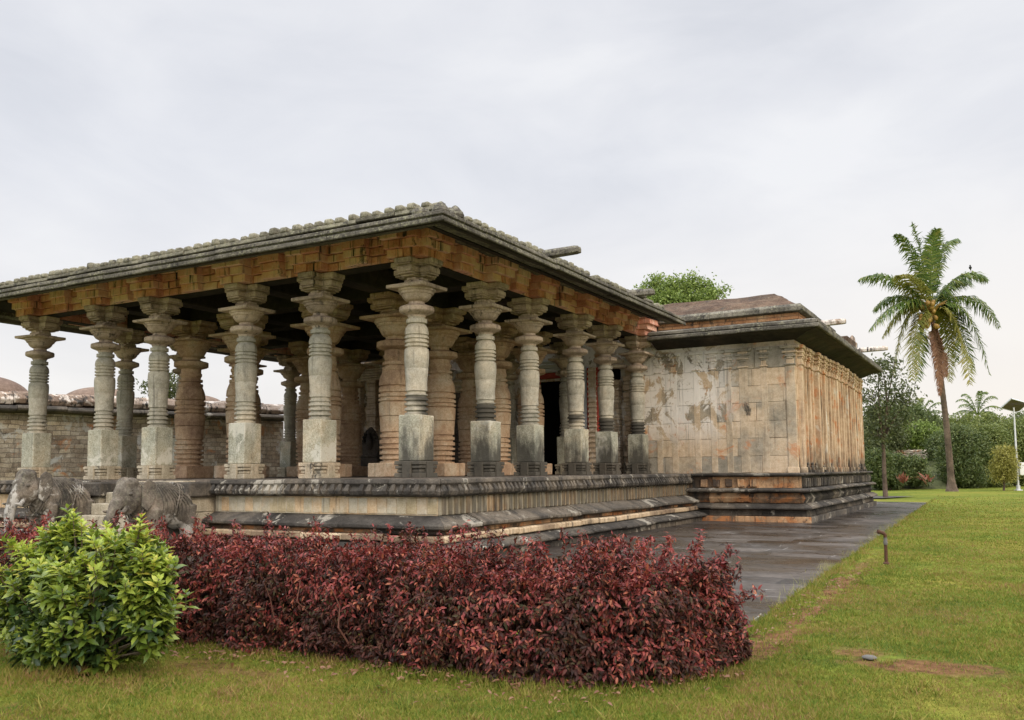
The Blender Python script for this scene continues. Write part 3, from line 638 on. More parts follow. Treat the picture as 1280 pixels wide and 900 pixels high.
def pilaster_parts(mb, s, hw, dep, ax, top=3.70, base=True):
    def bx(a0, a1, d, z0, z1, b=.008):
        if ax == 'x': mb.box(a0, a1, WY-.02-d, WY+.1, z0, z1, b, .002)
        else: mb.box(WX-.1, WX+.02+d, a0, a1, z0, z1, b, .002)
    bx(s-hw, s+hw, dep, .02, top-.62)
    if base: bx(s-hw-.03, s+hw+.03, dep+.03, .0, .16)
    bx(s-hw*.85, s+hw*.85, dep-.006, top-.62, top-.42)
    for w_, z0, z1 in ((1.25, top-.60, top-.56), (.7, top-.42, top-.36), (1.35, top-.36, top-.31), (.95, top-.31, top-.25), (1.6, top-.25, top-.19), (1.1, top-.19, top-.12), (2.1, top-.12, top-.02)):
        bx(s-hw*w_, s+hw*w_, dep+.03*w_, z0, z1, .01)
for s in (.49, .97, 1.69, 2.19, 2.66, 3.11, 3.72):
    mb = MB(); pilaster_parts(mb, s, .095 if s != 3.11 else .13, .009, 'x', base=False); sub(mb.done('pilaster', M['wall']), fw_)
mb = MB(); pilaster_parts(mb, 4.47, .13, .03, 'x'); sub(mb.done('pilaster', M['wall']), fw_)
s = WY+.22; k = 0; off = 0
while s < WE-.2:
    jog = .0 if s < 14.3 else (.07 if s < 16.6 else (.13 if s < 19.8 else (.07 if s < 22 else 0)))
    mb = MB(); wide = k % 3 == 0
    pilaster_parts(mb, s, .085 if wide else .045, (.13 if wide else .09)+jog, 'y'); sub(mb.done('pilaster', M['wallr']), sw_)
    s += .34+.05*math.sin(k*1.7); k += 1
# projecting bays of the side wall + little carved figures/finials on the ledge
mb = MB()
for a0, a1, d in ((14.25, 22.1, .06), (16.55, 19.9, .12)): mb.box(WX-.05, WX+.02+d, a0, a1, .002*d*10, 3.70-d*.1, .01)
sub(mb.done('projecting_bay', M['wallr']), sw_)
s = WY+.45
while s < WE-.3:
    mb = MB(); mb.box(WX+.05, WX+.25, s-.09, s+.09, .0, .08, .01); mb.ball((WX+.16, s, .15), (.05, .07, .09), 8, 6); mb.ball((WX+.16, s, .25), (.04, .05, .05), 8, 6)
    sub(mb.done('carved_figure', M['plinthdark'], smooth=True), sw_); s += .62
# shrine base mouldings
def sfaces():
    yield (1.1, 11.75), (WX, 11.75), (0, -1), False, True
    yield (WX, 11.75), (WX, WE+.2), (1, 0), True, False
def scourse(name, prof, mat, block, jit, extra=None, side=None):
    mb = MB(); ms = [mat, side or mat]
    for k, (a, b, nr, m0, m1) in enumerate(sfaces()): mb.m = k; mb.sweep(a, b, nr, prof, m0, m1, block, jit)
    if extra: extra(mb)
    mat = ms
    return tp(mb, name, mat, bevel=.012)
def sdent(mb):
    mb.m = 0
    for s in np.arange(1.95, WX+.12, .36):
        if random.random() < .8: mb.box(s, s+.19, 11.48, 11.7, -.39, -.17, .012, .012)
    mb.m = 1
    for s in np.arange(11.7, WE, .3): mb.box(WX+.1, WX+.27, s, s+.16, -.40, -.15, .012, .01)
scourse('top_ledge', [(-.6, -.10), (.18, -.10), (.34, -.07), (.36, -.02), (.28, 0), (-.6, .0)], M['plinthdark'], 1.6, .008)
scourse('dentil_band', [(-.6, -.42), (.18, -.42), (.18, -.103), (-.6, -.103)], M['band2'], 1.3, .012, sdent, M['plinthdark'])
scourse('middle_ledge', [(-.6, -.56), (.24, -.56), (.46, -.52), (.47, -.475), (.34, -.423), (-.6, -.423)], M['plinthdark'], 1.3, .014)
scourse('middle_band', [(-.6, -.84), (.22, -.84), (.30, -.70), (.20, -.563), (-.6, -.563)], M['band2'], .9, .022, None, M['plinthdark'])
scourse('lower_ledge', [(-.6, -1.03), (.30, -1.03), (.50, -.99), (.50, -.94), (.32, -.843), (-.6, -.843)], M['plinthdark'], 1.4, .015)
scourse('lower_recess', [(-.6, -1.20), (.34, -1.20), (.30, -1.033), (-.6, -1.033)], M['plinthdark'], 1.0, .015)
scourse('foot_band', [(-.6, -1.38), (.46, -1.38), (.46, -1.203), (-.6, -1.203)], M['band2'], 1.7, .012, None, M['plinthdark'])
# shrine eaves
def efaces():
    yield (.45, WY), (WX, WY), (0, -1), False, True
    yield (WX, WY), (WX, WE+.6), (1, 0), True, False
mb = MB()
for a, b, nr, m0, m1 in efaces(): mb.sweep(a, b, nr, [(-.4, 3.72), (0.1, 3.86), (.45, 3.99), (.72, 4.02), (.78, 4.06), (-.4, 4.45)], m0, m1, 1.5, .01, .004)
tp(mb, 'shrine_soffit', M['soffit'], bevel=.01)
mb = MB()
for a, b, nr, m0, m1 in efaces():
    mb.sweep(a, b, nr, [(.3, 4.06), (.74, 4.045), (.83, 4.02), (.85, 4.05), (.85, 4.13), (.79, 4.145), (.3, 4.2)], m0, m1, 1.3, .010, .008)
    mb.sweep(a, b, nr, [(-.2, 4.15), (.74, 4.152), (.80, 4.17), (.79, 4.26), (.62, 4.31), (-.2, 4.42)], m0, m1, 1.5, .012, .01)
tp(mb, 'shrine_fascia', M['eave'], bevel=.014)
mb = MB()
def ufaces():
    yield (.6, WY-.05), (WX, WY-.05), (0, -1), False, True
    yield (WX, WY-.05), (WX, 17.2), (1, 0), True, False
for a, b, nr, m0, m1 in ufaces(): mb.sweep(a, b, nr, [(-.8, 4.38), (.18, 4.38), (.18, 4.56), (-.8, 4.56)], m0, m1, 1.1, .02, .006)
mb.box(.6, WX-.3, WY+.3, 24.3, 4.3, 4.55)
tp(mb, 'brick_course', M['brick'])
mb = MB()
for a, b, nr, m0, m1 in ufaces(): mb.sweep(a, b, nr, [(-.8, 4.565), (.22, 4.565), (.34, 4.59), (.34, 4.72), (.26, 4.80), (-.8, 4.82)], m0, m1, 1.4, .016, .008)
tp(mb, 'coping', M['eave'], bevel=.014)
# hipped laterite roof mass
v = [(-4.5, WY-.1, 4.80), (WX+.15, WY-.1, 4.80), (WX+.15, 17.0, 4.80), (-4.5, 17.0, 4.80), (-4.5, WY+1.0, 5.42), (WX-.75, WY+1.0, 5.42), (WX-.75, 15.4, 5.42), (-4.5, 15.4, 5.42)]
bm = bmesh.new(); vs_ = [bm.verts.new(p) for p in v]
for f in ((3, 2, 1, 0), (4, 5, 6, 7), (0, 1, 5, 4), (1, 2, 6, 5), (2, 3, 7, 6), (3, 0, 4, 7)): bm.faces.new([vs_[i] for i in f])
bmesh.ops.subdivide_edges(bm, edges=bm.edges[:], cuts=20, use_grid_fill=True)
for q in bm.verts: q.co += mnoise.noise_vector(q.co*1.7)*.045+mnoise.noise_vector(q.co*7)*.02
me = bpy.data.meshes.new('shrine_roof'); bm.to_mesh(me); bm.free(); local(link('shrine_roof', me, M['later']), T)
mb = MB()
for (y0, y1, z1) in ((18.0, 19.2, 4.72), (20.2, 22.4, 4.95), (23.0, 24.4, 4.70)): mb = MB(); mb.box(WX-.5, WX+.25, y0, y1, 4.33, z1, .04, .05); tp(mb, 'parapet_block', M['later'])
mb = MB(); mb.lathe([(0, .22), (.08, .22), (.1, .15), (.3, .17), (.34, .12), (.5, .1), (.6, .03)], WX+.15, 22.1, 12, 4.62); tp(mb, 'finial', M['cpar'], smooth=True)
spout((4.5, 13.6, 4.42), (1, -.12, 0), 1.35, .10, M['cpar']); spout((4.6, 20.6, 4.42), (1, -.1, 0), 1.6, .12, M['cpar']); 

# doorway and the carved things at the back of the hall -------------------------------
mb = MB(); mb.box(DOOR[0]-.02, DOOR[1]+.02, WY+.003, WY+.03, .0, 3.15); dw = tp(mb, 'doorway', M['void'])  # thin black panel across the opening, painting its unlit inside
mb = MB(); mb.m = 0
for x0, x1 in ((-3.78, -3.62), (-2.72, -2.56)): mb.box(x0, x1, WY-.2, WY+.1, 0, 3.15, .01)
mb.box(-3.9, -2.4, WY-.24, WY+.1, 3.15, 3.32, .01); sub(mb.done('door_frame', M['redpaint']), dw)
mb = MB(); mb.box(-4.0, -2.3, WY-.3, WY+.1, 3.33, 3.45, .02); mb.box(-3.8, -2.5, WY-.26, WY+.1, 3.46, 3.62, .03); mb.box(-3.5, -2.8, WY-.22, WY+.1, 3.63, 3.75, .03); sub(mb.done('lintel', M['whitepaint']), dw)
mb = MB(); mb.box(-2.02, -1.86, WY-.25, WY+.1, 0, 3.45, .01); tp(mb, 'painted_jamb', M['bluegrey'])
mb = MB()
for x0, x1, m_ in ((-1.84, -1.78, 0), (-1.78, -1.52, 1), (-1.52, -1.46, 0)):
    mb.m = m_; mb.box(x0, x1, WY-.25-.02*m_, WY+.1, 0.0, 3.40, .01)
mb.m = 1
for z in np.arange(.2, 3.3, .16): mb.box(-1.80, -1.50, WY-.31, WY-.2, z, z+.07, .015)
tp(mb, 'painted_pilaster', [M['redpaint'], M['carved']])
def ringed_pilaster(x, w_, mat, top=3.4, name='ringed_pilaster'):
    mb = MB(); z = 0
    while z < top:
        h = random.uniform(.06, .2); e = random.uniform(-.04, .04); mb.box(x-w_-e, x+w_+e, WY-.28-e, WY, z, z+h-.01, .015); z += h
    return tp(mb, name, mat)
ringed_pilaster(-1.0, .26, M['carved'], 2.9); ringed_pilaster(-.35, .2, M['carved'], 3.3)
mb = MB(); mb.box(-1.35, -.75, WY-.3, WY, 2.95, 3.5, .05); tp(mb, 'niche_shade_block', M['void'])  # solid black block, painting the shade of a hole in the wall
mb = MB(); mb.lathe([(0, .3), (.08, .34), (.15, .2), (.25, .24), (.35, .08), (.4, .03)], -.75, WY-.35, 14, 3.3); tp(mb, 'niche_crest', M['carved'], smooth=True)
for x in (-11.2, -10.5, -9.8, -9.3): ringed_pilaster(x, .2, M['carved'], 3.5)
mb = MB()
for i in range(7): mb.box(-11.4+.05*i, -9.1-.05*i, WY-.34-.02*i, WY, 3.5+.09*i, 3.58+.09*i, .02)
tp(mb, 'carved_cornice', M['carved'])

# free-standing carvings inside the hall
def stele(x, y, s, label):
    r = empty('carved_stele', (x, y, 0.006)); tag(r, label, 'carving')
    mb = MB(); mb.box(-.3*s, .3*s, -.12, .12, 0, .55*s, .02, .01); mb.box(-.34*s, .34*s, -.15, .15, .55*s, .62*s, .02); mb.done('base_block', M['darkidol'], r)
    mb = MB(); out = [(-.28, 0), (.28, 0), (.30, .35), (.22, .62), (.08, .78), (0, .84), (-.08, .78), (-.22, .62), (-.30, .35)]
    v = [(a*s, -.05, .62*s+b*s) for a, b in out]+[(a*s, .05, .62*s+b*s) for a, b in out]; k = len(out)
    mb.add(v, [tuple(range(k)), tuple(range(2*k-1, k-1, -1))]+[(i, k+i, k+(i+1) % k, (i+1) % k) for i in range(k)])
    for i in range(9): a = PI*i/8; mb.ball((.22*s*math.cos(a), -.07, .62*s+.42*s+.30*s*math.sin(a)), (.06*s,)*3, 7, 5)
    mb.ball((0, -.09, 1.0*s), (.11*s, .08, .24*s)); mb.ball((0, -.1, 1.28*s), (.07*s, .06, .08*s)); mb.done('figure_panel', M['darkidol'], r, smooth=True)
stele(-9.3, 10.4, 1.15, 'dark carved stone stele standing at the back of the hall before the pale carved wall')
r = empty('carved_stone_tower', (-6.12, 10.9, .006)); tag(r, 'slim dark ringed stone post with a pale crest behind the orange hall columns', 'carving')
mb = MB(); z = 0; 
while z < 2.7: h = random.uniform(.06, .18); e = random.uniform(-.03, .05); mb.box(-.2-e, .2+e, -.2-e, .2+e, z, z+h-.008, .015); z += h
mb.done('ringed_shaft', M['darkidol'], r)
mb = MB(); mb.lathe([(2.7, .2), (2.78, .32), (2.9, .3), (2.95, .16), (3.1, .22), (3.2, .08), (3.3, .02)], 0, 0, 12); mb.done('crest', M['carved'], r, smooth=True)

# ------------------------------------------------------------------ elephants
def elephant(loc, label, hs=1.0):
    r = empty('elephant_statue', loc); tag(r, label, 'statue', 'stone elephants flanking the stair')
    mb = MB()                                # faces -Y in local space; height ~1.35
    mb.ball((0, .66, .78), (.35, .44, .38), 24, 16); mb.ball((0, .22, .85), (.35, .46, .40), 24, 16); mb.ball((0, -.12, .86), (.31, .30, .37), 24, 16)
    for x in (-.2, .2): mb.tube([(x, .85, .85), (x, .86, .45), (x, .87, .12), (x, .86, 0)], [.19, .155, .135, .15], 14); mb.tube([(x, -.12, .8), (x, -.16, .45), (x, -.17, .12), (x, -.17, 0)], [.18, .145, .13, .145], 14)
    mb.ball((0, -.60, 1.02*hs), (.25, .33, .30), 24, 16); mb.ball((-.10, -.62, 1.25*hs), (.115, .18, .12), 14, 10); mb.ball((.10, -.62, 1.25*hs), (.115, .18, .12), 14, 10); mb.ball((0, -.33, .94*hs), (.22, .2, .26), 18, 12)
    mb.tube([(0, -.70, 1.0*hs), (0, -.90, .88*hs), (0, -1.02, .65), (0, -1.02, .4), (0, -1.0, .18), (0, -.90, .06)], [.16, .135, .11, .09, .075, .06], 14)
    mb.tube([(.03, 1.04, 1.0), (.03, 1.12, .75), (.03, 1.08, .4)], [.04, .03, .035], 8)
    mb.ball((0, -.62, .80*hs), (.14, .14, .1), 14, 10)
    o = mb.done('temp', M['eleph']); md = o.modifiers.new('r', 'REMESH'); md.mode = 'VOXEL'; md.voxel_size = .022; md.use_smooth_shade = True
    ms = o.modifiers.new('s', 'SMOOTH'); ms.iterations = 5; ms.factor = .6
    dg = bpy.context.evaluated_depsgraph_get(); me = bpy.data.meshes.new_from_object(o.evaluated_get(dg)); bpy.data.objects.remove(o)
    for v in me.vertices: v.co += mnoise.noise_vector(v.co*5)*.012+mnoise.noise_vector(v.co*16)*.006
    b = bpy.data.objects.new('body', me); C.objects.link(b); b.parent = r; me.polygons.foreach_set('use_smooth', [True]*len(me.polygons))
    for sx_ in (-1, 1):
        e = MB(); v = []; prof = [(0, .02), (.03, .16), (.12, .22), (.24, .16), (.27, .0), (.2, -.16), (.10, -.27), (.0, -.20)]
        for t_ in (0, .035):
            for a, b_ in prof: v.append((sx_*(.25+t_+.28*a), -.50+a*1.15, 1.08*hs+b_*1.15))
        k = len(prof); e.add(v, [tuple(range(k)), tuple(range(2*k-1, k-1, -1))]+[(i, k+i, k+(i+1) % k, (i+1) % k) for i in range(k)]); e.done('ear', M['eleph'], r, bevel=.012)
        e = MB(); e.tube([(sx_*.13, -.74, .86*hs), (sx_*.19, -.90, .76*hs), (sx_*.20, -1.04, .78*hs)], [.05, .04, .014], 8); e.done('tusk', M['eleph'], r, smooth=True)
        e = MB(); e.ball((sx_*.222, -.74, 1.08*hs), (.03, .05, .03), 8, 6); e.done('eye', M['eleph'], r, smooth=True)
    e = MB()                                 # carved ropes and saddle cloth folds over the back, necklace
    def hoop(y0, rx, rz, cz, lean, rad, a0=-.15, a1=1.15):
        e.tube([(rx*math.cos(PI*t), y0+lean*(1-math.sin(PI*max(0, min(1, t)))), cz+rz*math.sin(PI*t)) for t in np.linspace(a0, a1, 22)], rad, 6)
    for i in range(9): hoop(-.06+.052*i, .355, .415, .86, .10+.05*i, .013)
    for i in range(3): hoop(.62+.09*i, .365-.02*i, .40-.02*i, .86, -.25, .016)
    for i in range(3): e.tube([(.285*math.cos(a)*(1-.03*i), -.24-.07*i-.12*max(0, -math.sin(a)), .93+.34*math.sin(a)) for a in np.linspace(0, 2*PI, 26)], .018, 6)
    e.done('carved_harness', M['eleph'], r, smooth=True)
    e = MB()
    for k in range(3): e.tube([(x, -.5-.245*math.cos(x*3)-.03*k, 1.20*hs-.06*k-.25*abs(x)) for x in np.linspace(-.22, .22, 12)], .014, 6)
    e.done('brow_ornament', M['eleph'], r, smooth=True)
    e = MB(); e.box(-.42, .42, -1.05, 1.15, -.06, .03, .02, .01); e.done('base_slab', M['plinthdark'], r)
    r.scale = (1, .78, 1); return r
elephant((-3.72, -3.02, G+.05), 'right hand weathered stone elephant with coiled necklace beside the stair', 1.0)
e2 = elephant((-6.74, -2.98, G+.05), 'left hand taller stone elephant with long hanging trunk by the stair', 1.06); e2.scale = (1, .78, 1.07)

# ------------------------------------------------------------------ compound wall and outbuildings
A = Vector((-20.4, -4.7)); B = Vector((-14.55, 11.7)); t = (B-A).normalized(); nr = Vector((t.y, -t.x))
cw = empty('compound_wall', (A.x, A.y, G)); tag(cw, 'long brown masonry wall with white stained parapet beyond the left side of the hall', 'wall')
mb = MB(); mb.sweep(A, B, nr, [(-.9, G-.1), (0, G-.1), (-.03, 2.12), (-.9, 2.12)], False, False, 2.5, .02, 0); local(mb.done('masonry', M['cwall']), cw)
mb = MB(); mb.sweep(A, B, nr, [(-.9, 2.12), (.05, 2.12), (.38, 2.17), (.42, 2.24), (.36, 2.34), (-.9, 2.42)], False, False, 1.8, .03, .01); local(mb.done('drip_ledge', M['plinthdark'], bevel=.02), cw)
mb = MB(); mb.sweep(A, B, nr, [(-.9, 2.42), (.12, 2.40), (.20, 2.55), (.08, 2.72), (-.05, 2.80), (-.9, 2.84)], False, False, 1.3, .035, .012); local(mb.done('parapet', M['cpar'], bevel=.03), cw)
for (px_t, r_, h_, lab) in ((.44, 1.5, .85, 'largest brown plaster dome rising behind the wall at far left'), (.655, 1.3, .65, 'second brown dome behind the wall seen between the first two columns'), (.86, 1.15, .55, 'small brown dome behind the wall near its right end')):
    p = A+(B-A)*px_t-nr*2.6
    mb = MB(); mb.lathe([(0, r_)]+[(h_*math.sin(a), r_*math.cos(a)) for a in np.linspace(.05, 1.5, 12)]+[(h_, .02)], 0, 0, 36)
    o = mb.done('dome', M['dome'], smooth=True); 
    rr = empty('domed_cell', (p.x, p.y, G)); tag(rr, lab, 'domed building', 'domed cells behind the compound wall'); o.parent = rr; o.location = (0, 0, 4.02)
    mb = MB(); mb.box(-r_*1.15, r_*1.15, -r_*1.15, r_*1.15, 0, 4.03, .03, rot=math.atan2(t.y, t.x)); mb.done('cell_wall', M['dome'], rr)
# lower cloister seen through the hall
ob = empty('cloister_building', (-11.9, 14.5, G)); tag(ob, 'low ruined cloister with brown roof ledges and pale pilasters seen between the columns', 'building')
P0 = Vector((-18.2, 9.5)); P1 = Vector((-12.6, 18.0)); tt = (P1-P0).normalized(); nn = Vector((tt.y, -tt.x))
mb = MB(); mb.sweep(P0, P1, nn, [(-3, G-.1), (0, G-.1), (0, .75), (-3, .75)], False, False, 2, .02, 0); local(mb.done('wall', M['carved']), ob)
for (d0, z0, z1, m_) in ((.5, .78, .95, 'eave'), (.25, .96, 1.15, 'later'), (.42, 1.16, 1.28, 'eave'), (.1, 1.29, 1.55, 'later')):
    mb = MB(); mb.sweep(P0, P1, nn, [(-3, z0), (d0-.05, z0), (d0, z0+.05), (d0-.08, z1), (-3, z1)], False, True, 1.3, .03, .01); local(mb.done('roof_ledge', M[m_], bevel=.02), ob)
L_ = (P1-P0).length; s = .3
while s < L_:
    p = P0+tt*s+nn*.08; mb = MB(); mb.box(p.x-.13, p.x+.13, p.y-.13, p.y+.13, G, .70, .02, rot=math.atan2(tt.y, tt.x)); mb.box(p.x-.2, p.x+.2, p.y-.2, p.y+.2, .55, .77, .03, rot=math.atan2(tt.y, tt.x)); local(mb.done('pilaster', M['carved']), ob); s += .85

# ------------------------------------------------------------------ foliage helpers
def leaves(pos, axis, nrm, L, W, fold=.25, curl=.15):
    """folded six-triangle leaves; all arrays (n,3)/(n,)"""
    n_ = len(pos); a = axis/np.linalg.norm(axis, axis=1, keepdims=True)
    s = np.cross(a, nrm); s /= (np.linalg.norm(s, axis=1, keepdims=True)+1e-9); u = np.cross(s, a)
    L = L[:, None]; W = W[:, None]
    pts = [pos, pos+a*L*.26-s*W*.40+u*W*fold*.8, pos+a*L*.60-s*W*.42+u*W*fold*.8-u*L*curl*.3, pos+a*L-u*L*curl, pos+a*L*.60+s*W*.42+u*W*fold*.8-u*L*curl*.3, pos+a*L*.26+s*W*.40+u*W*fold*.8, pos+a*L*.5-u*L*curl*.15]
    V = np.stack(pts, 1).reshape(-1, 3)
    T_ = np.array([[6, 0, 1], [6, 1, 2], [6, 2, 3], [6, 3, 4], [6, 4, 5], [6, 5, 0]])
    F = (np.arange(n_)[:, None, None]*7+T_[None]).reshape(-1, 3)
    return V, F
def rnd_unit(k): v = RNG.normal(size=(k, 3)); return v/np.linalg.norm(v, axis=1, keepdims=True)

# red hedge ---------------------------------------------------------
HF = np.array([[8.02, -7.45], [7.68, -8.12], [7.1, -8.38], [5.9, -8.46], [4.9, -8.42], [3.85, -8.5], [2.2, -9.0], [.6, -9.4], [-1.0, -9.8]])
def hedge():
    r = empty('red_hedge', (4.5, -7.7, G)); tag(r, 'long clipped hedge of dark red copperleaf in front of the temple plinth', 'hedge')
    seg = np.linalg.norm(np.diff(HF, axis=0), axis=1); cum = np.concatenate([[0], np.cumsum(seg)]); Lt = cum[-1]
    def at_(s): 
        x = np.interp(s, cum, HF[:, 0]); y = np.interp(s, cum, HF[:, 1]); return x, y
    def inward(s):
        x0, y0 = at_(np.clip(s-.3, 0, Lt)); x1, y1 = at_(np.clip(s+.3, 0, Lt)); tx, ty = x1-x0, y1-y0; l = np.hypot(tx, ty)+1e-9
        return ty/l*1, -tx/l*1       # rotated: towards +y side
    DEP = 1.15
    K = 14000                                # twig tips
    s = RNG.uniform(0, Lt, K); which = RNG.uniform(size=K)
    u = RNG.uniform(size=K); v = RNG.uniform(size=K)
    depth = np.where(which < .56, RNG.exponential(.07, K), np.where(which < .93, u*DEP, DEP-RNG.exponential(.05, K)))
    lump = np.array([mnoise.noise(Vector((q*1.7, 0, 1)))*.09+mnoise.noise(Vector((q*5, 3, 1)))*.06 for q in s])
    H = .71+.13*np.clip((s-1.2)/4, 0, 1)+lump
    hfrac = np.where((which >= .56) & (which < .93), 1-RNG.exponential(.045, K), .03+v*.97)
    hfrac = np.clip(hfrac, .02, 1.08)
    round_ = .16*np.clip(hfrac-.72, 0, 1)/.28
    bul = np.array([mnoise.noise(Vector((q*2.3, w_*3.0, 7)))*.13+mnoise.noise(Vector((q*7, w_*8.0, 2)))*.07 for q, w_ in zip(s, hfrac)])
    depth = depth+np.where(which < .56, round_-bul-.06*(1-hfrac), 0)
    x, y = at_(s); ix, iy = inward(s)
    iy2 = np.abs(iy); ix2 = np.where(iy < 0, -ix, ix)
    px = x+ix2*depth; py = y+iy2*depth; pz = G+H*hfrac
    # rounded right-hand end
    K2 = 2200; ang = RNG.uniform(-1.9, 1.2, K2); hh = RNG.uniform(.03, 1.0, K2); rad = .62*(1-.34*hh**2)-RNG.exponential(.05, K2)+.05*np.sin(ang*5+hh*4)
    ex = 7.60+rad*np.cos(ang)*.74; ey = -7.15+rad*np.sin(ang)*1.0; ez = G+hh*.73
    tipn = RNG.uniform(size=K2)
    px = np.concatenate([px, ex]); py = np.concatenate([py, ey]); pz = np.concatenate([pz, ez]); hfrac = np.concatenate([hfrac, hh])
    isf = np.concatenate([which < .56, np.ones(K2, bool)]); istop = np.concatenate([(which >= .56) & (which < .93), np.zeros(K2, bool)])
    ox = np.concatenate([np.where(which < .56, -ix2, 0), np.cos(ang)]); oy = np.concatenate([np.where(which < .56, -iy2, .25), np.sin(ang)])
    # shoots that stick out of the top
    sh = []
    for k in range(300):
        q = RNG.uniform(0, Lt) if k > 40 else RNG.uniform(0, 1.3); a_, b_ = at_(q); i1, i2 = inward(q); i2_ = abs(i2); i1_ = i1 if i2 > 0 else -i1; dd = RNG.uniform(.05, 1.2)
        h0 = G+.66+.13*min(1, max(0, (q-1.2)/4)); n_ = RNG.integers(4, 10); lean = RNG.normal(0, .25, 2)
        if k < 40: lean = lean+np.array([.35, -.05])
        for m_ in range(n_):
            hz = .035*m_; sh.append((a_+i1_*dd+lean[0]*hz, b_+i2_*dd+lean[1]*hz, h0+hz))
    sh = np.array(sh); px = np.concatenate([px, sh[:, 0]]); py = np.concatenate([py, sh[:, 1]]); pz = np.concatenate([pz, sh[:, 2]])
    hfrac = np.concatenate([hfrac, np.ones(len(sh))]); ox = np.concatenate([ox, RNG.normal(0, .5, len(sh))]); oy = np.concatenate([oy, RNG.normal(0, .5, len(sh))]); istop = np.concatenate([istop, np.ones(len(sh), bool)])
    # an irregular spray near the right end, as the photograph shows
    for (bx, by, bz, dx, dy, dz, n_) in ((7.68, -7.3, G+.62, .16, .0, .34, 14), (7.72, -7.2, G+.60, .30, .1, .26, 14), (7.5, -7.3, G+.64, .10, -.05, .30, 10), (7.85, -7.25, G+.42, .38, 0, .14, 14), (7.85, -7.5, G+.20, .34, -.05, .10, 12), (7.75, -7.3, G+.60, .36, 0, .10, 12), (7.85, -7.35, G+.32, .30, -.02, .04, 10), (7.3, -7.9, G+.66, .04, -.10, .16, 8), (7.2, -7.6, G+.62, .05, -.05, .24, 8), (7.1, -7.0, G+.62, -.1, 0, .26, 9)):
        q = np.linspace(.1, 1, n_*2)[:, None]+0; P_ = np.array([[bx, by, bz]])+q*np.array([[dx, dy, dz]])+RNG.normal(0, .022, (n_*2, 3))
        px = np.concatenate([px, P_[:, 0]]); py = np.concatenate([py, P_[:, 1]]); pz = np.concatenate([pz, P_[:, 2]]); hfrac = np.concatenate([hfrac, np.ones(n_*2)]); ox = np.concatenate([ox, np.full(n_*2, dx)]); oy = np.concatenate([oy, np.full(n_*2, -.3)]); istop = np.concatenate([istop, np.ones(n_*2, bool)])
    P_ = np.stack([px, py, pz], 1); out = np.stack([ox, oy, np.where(istop, .8, .05)], 1)
    k = 6; P4 = np.repeat(P_, k, 0)+RNG.normal(0, .011, (len(P_)*k, 3)); O4 = np.repeat(out, k, 0); top = np.repeat(istop, k); hf = np.repeat(hfrac, k)
    ax = O4*.5+rnd_unit(len(P4))*1.0; ax[:, 2] -= np.where(top, .25, .75)
    nm = np.cross(ax, np.cross(O4+np.array([0, 0, .6]), ax)); nm += rnd_unit(len(P4))*.25*np.linalg.norm(nm, axis=1, keepdims=True)
    L = RNG.uniform(.030, .057, len(P4)); W = L*RNG.uniform(.34, .48, len(P4))
    V, F = leaves(P4, ax, nm, L, W, .22, .22)
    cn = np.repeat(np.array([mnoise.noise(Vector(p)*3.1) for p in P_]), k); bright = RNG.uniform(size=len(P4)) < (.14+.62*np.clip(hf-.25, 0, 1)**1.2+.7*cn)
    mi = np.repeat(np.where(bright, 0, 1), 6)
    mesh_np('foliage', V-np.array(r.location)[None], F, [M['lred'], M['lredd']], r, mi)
    mb = MB()                                # stems, and a dense twiggy heart that stops the light
    for k in range(420):
        q = random.uniform(0, Lt); a_, b_ = at_(q); i1, i2 = inward(q); i2_ = abs(i2); i1_ = i1 if i2 > 0 else -i1; dd = random.uniform(.15, 1.05)
        p = Vector((a_+i1_*dd, b_+i2_*dd, G-.03)); pts = [p]
        for m_ in range(4): p = p+Vector((random.gauss(0, .06), random.gauss(0, .06), .155)); pts.append(p)
        mb.tube([q_-Vector(r.location) for q_ in pts], [.011, .009, .007, .005, .003], 5)
    mb.done('stems', M['redbark'], r, fix=False)
    # inner old leaves
    K3 = 16000; s = RNG.uniform(0, Lt, K3); d_ = RNG.uniform(.12, DEP-.1, K3); x, y = at_(s); ix, iy = inward(s); iy2 = np.abs(iy); ix2 = np.where(iy < 0, -ix, ix)
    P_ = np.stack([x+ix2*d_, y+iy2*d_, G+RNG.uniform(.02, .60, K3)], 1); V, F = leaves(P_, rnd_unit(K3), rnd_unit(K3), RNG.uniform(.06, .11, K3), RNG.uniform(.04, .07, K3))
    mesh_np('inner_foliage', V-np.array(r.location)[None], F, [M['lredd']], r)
hedge()

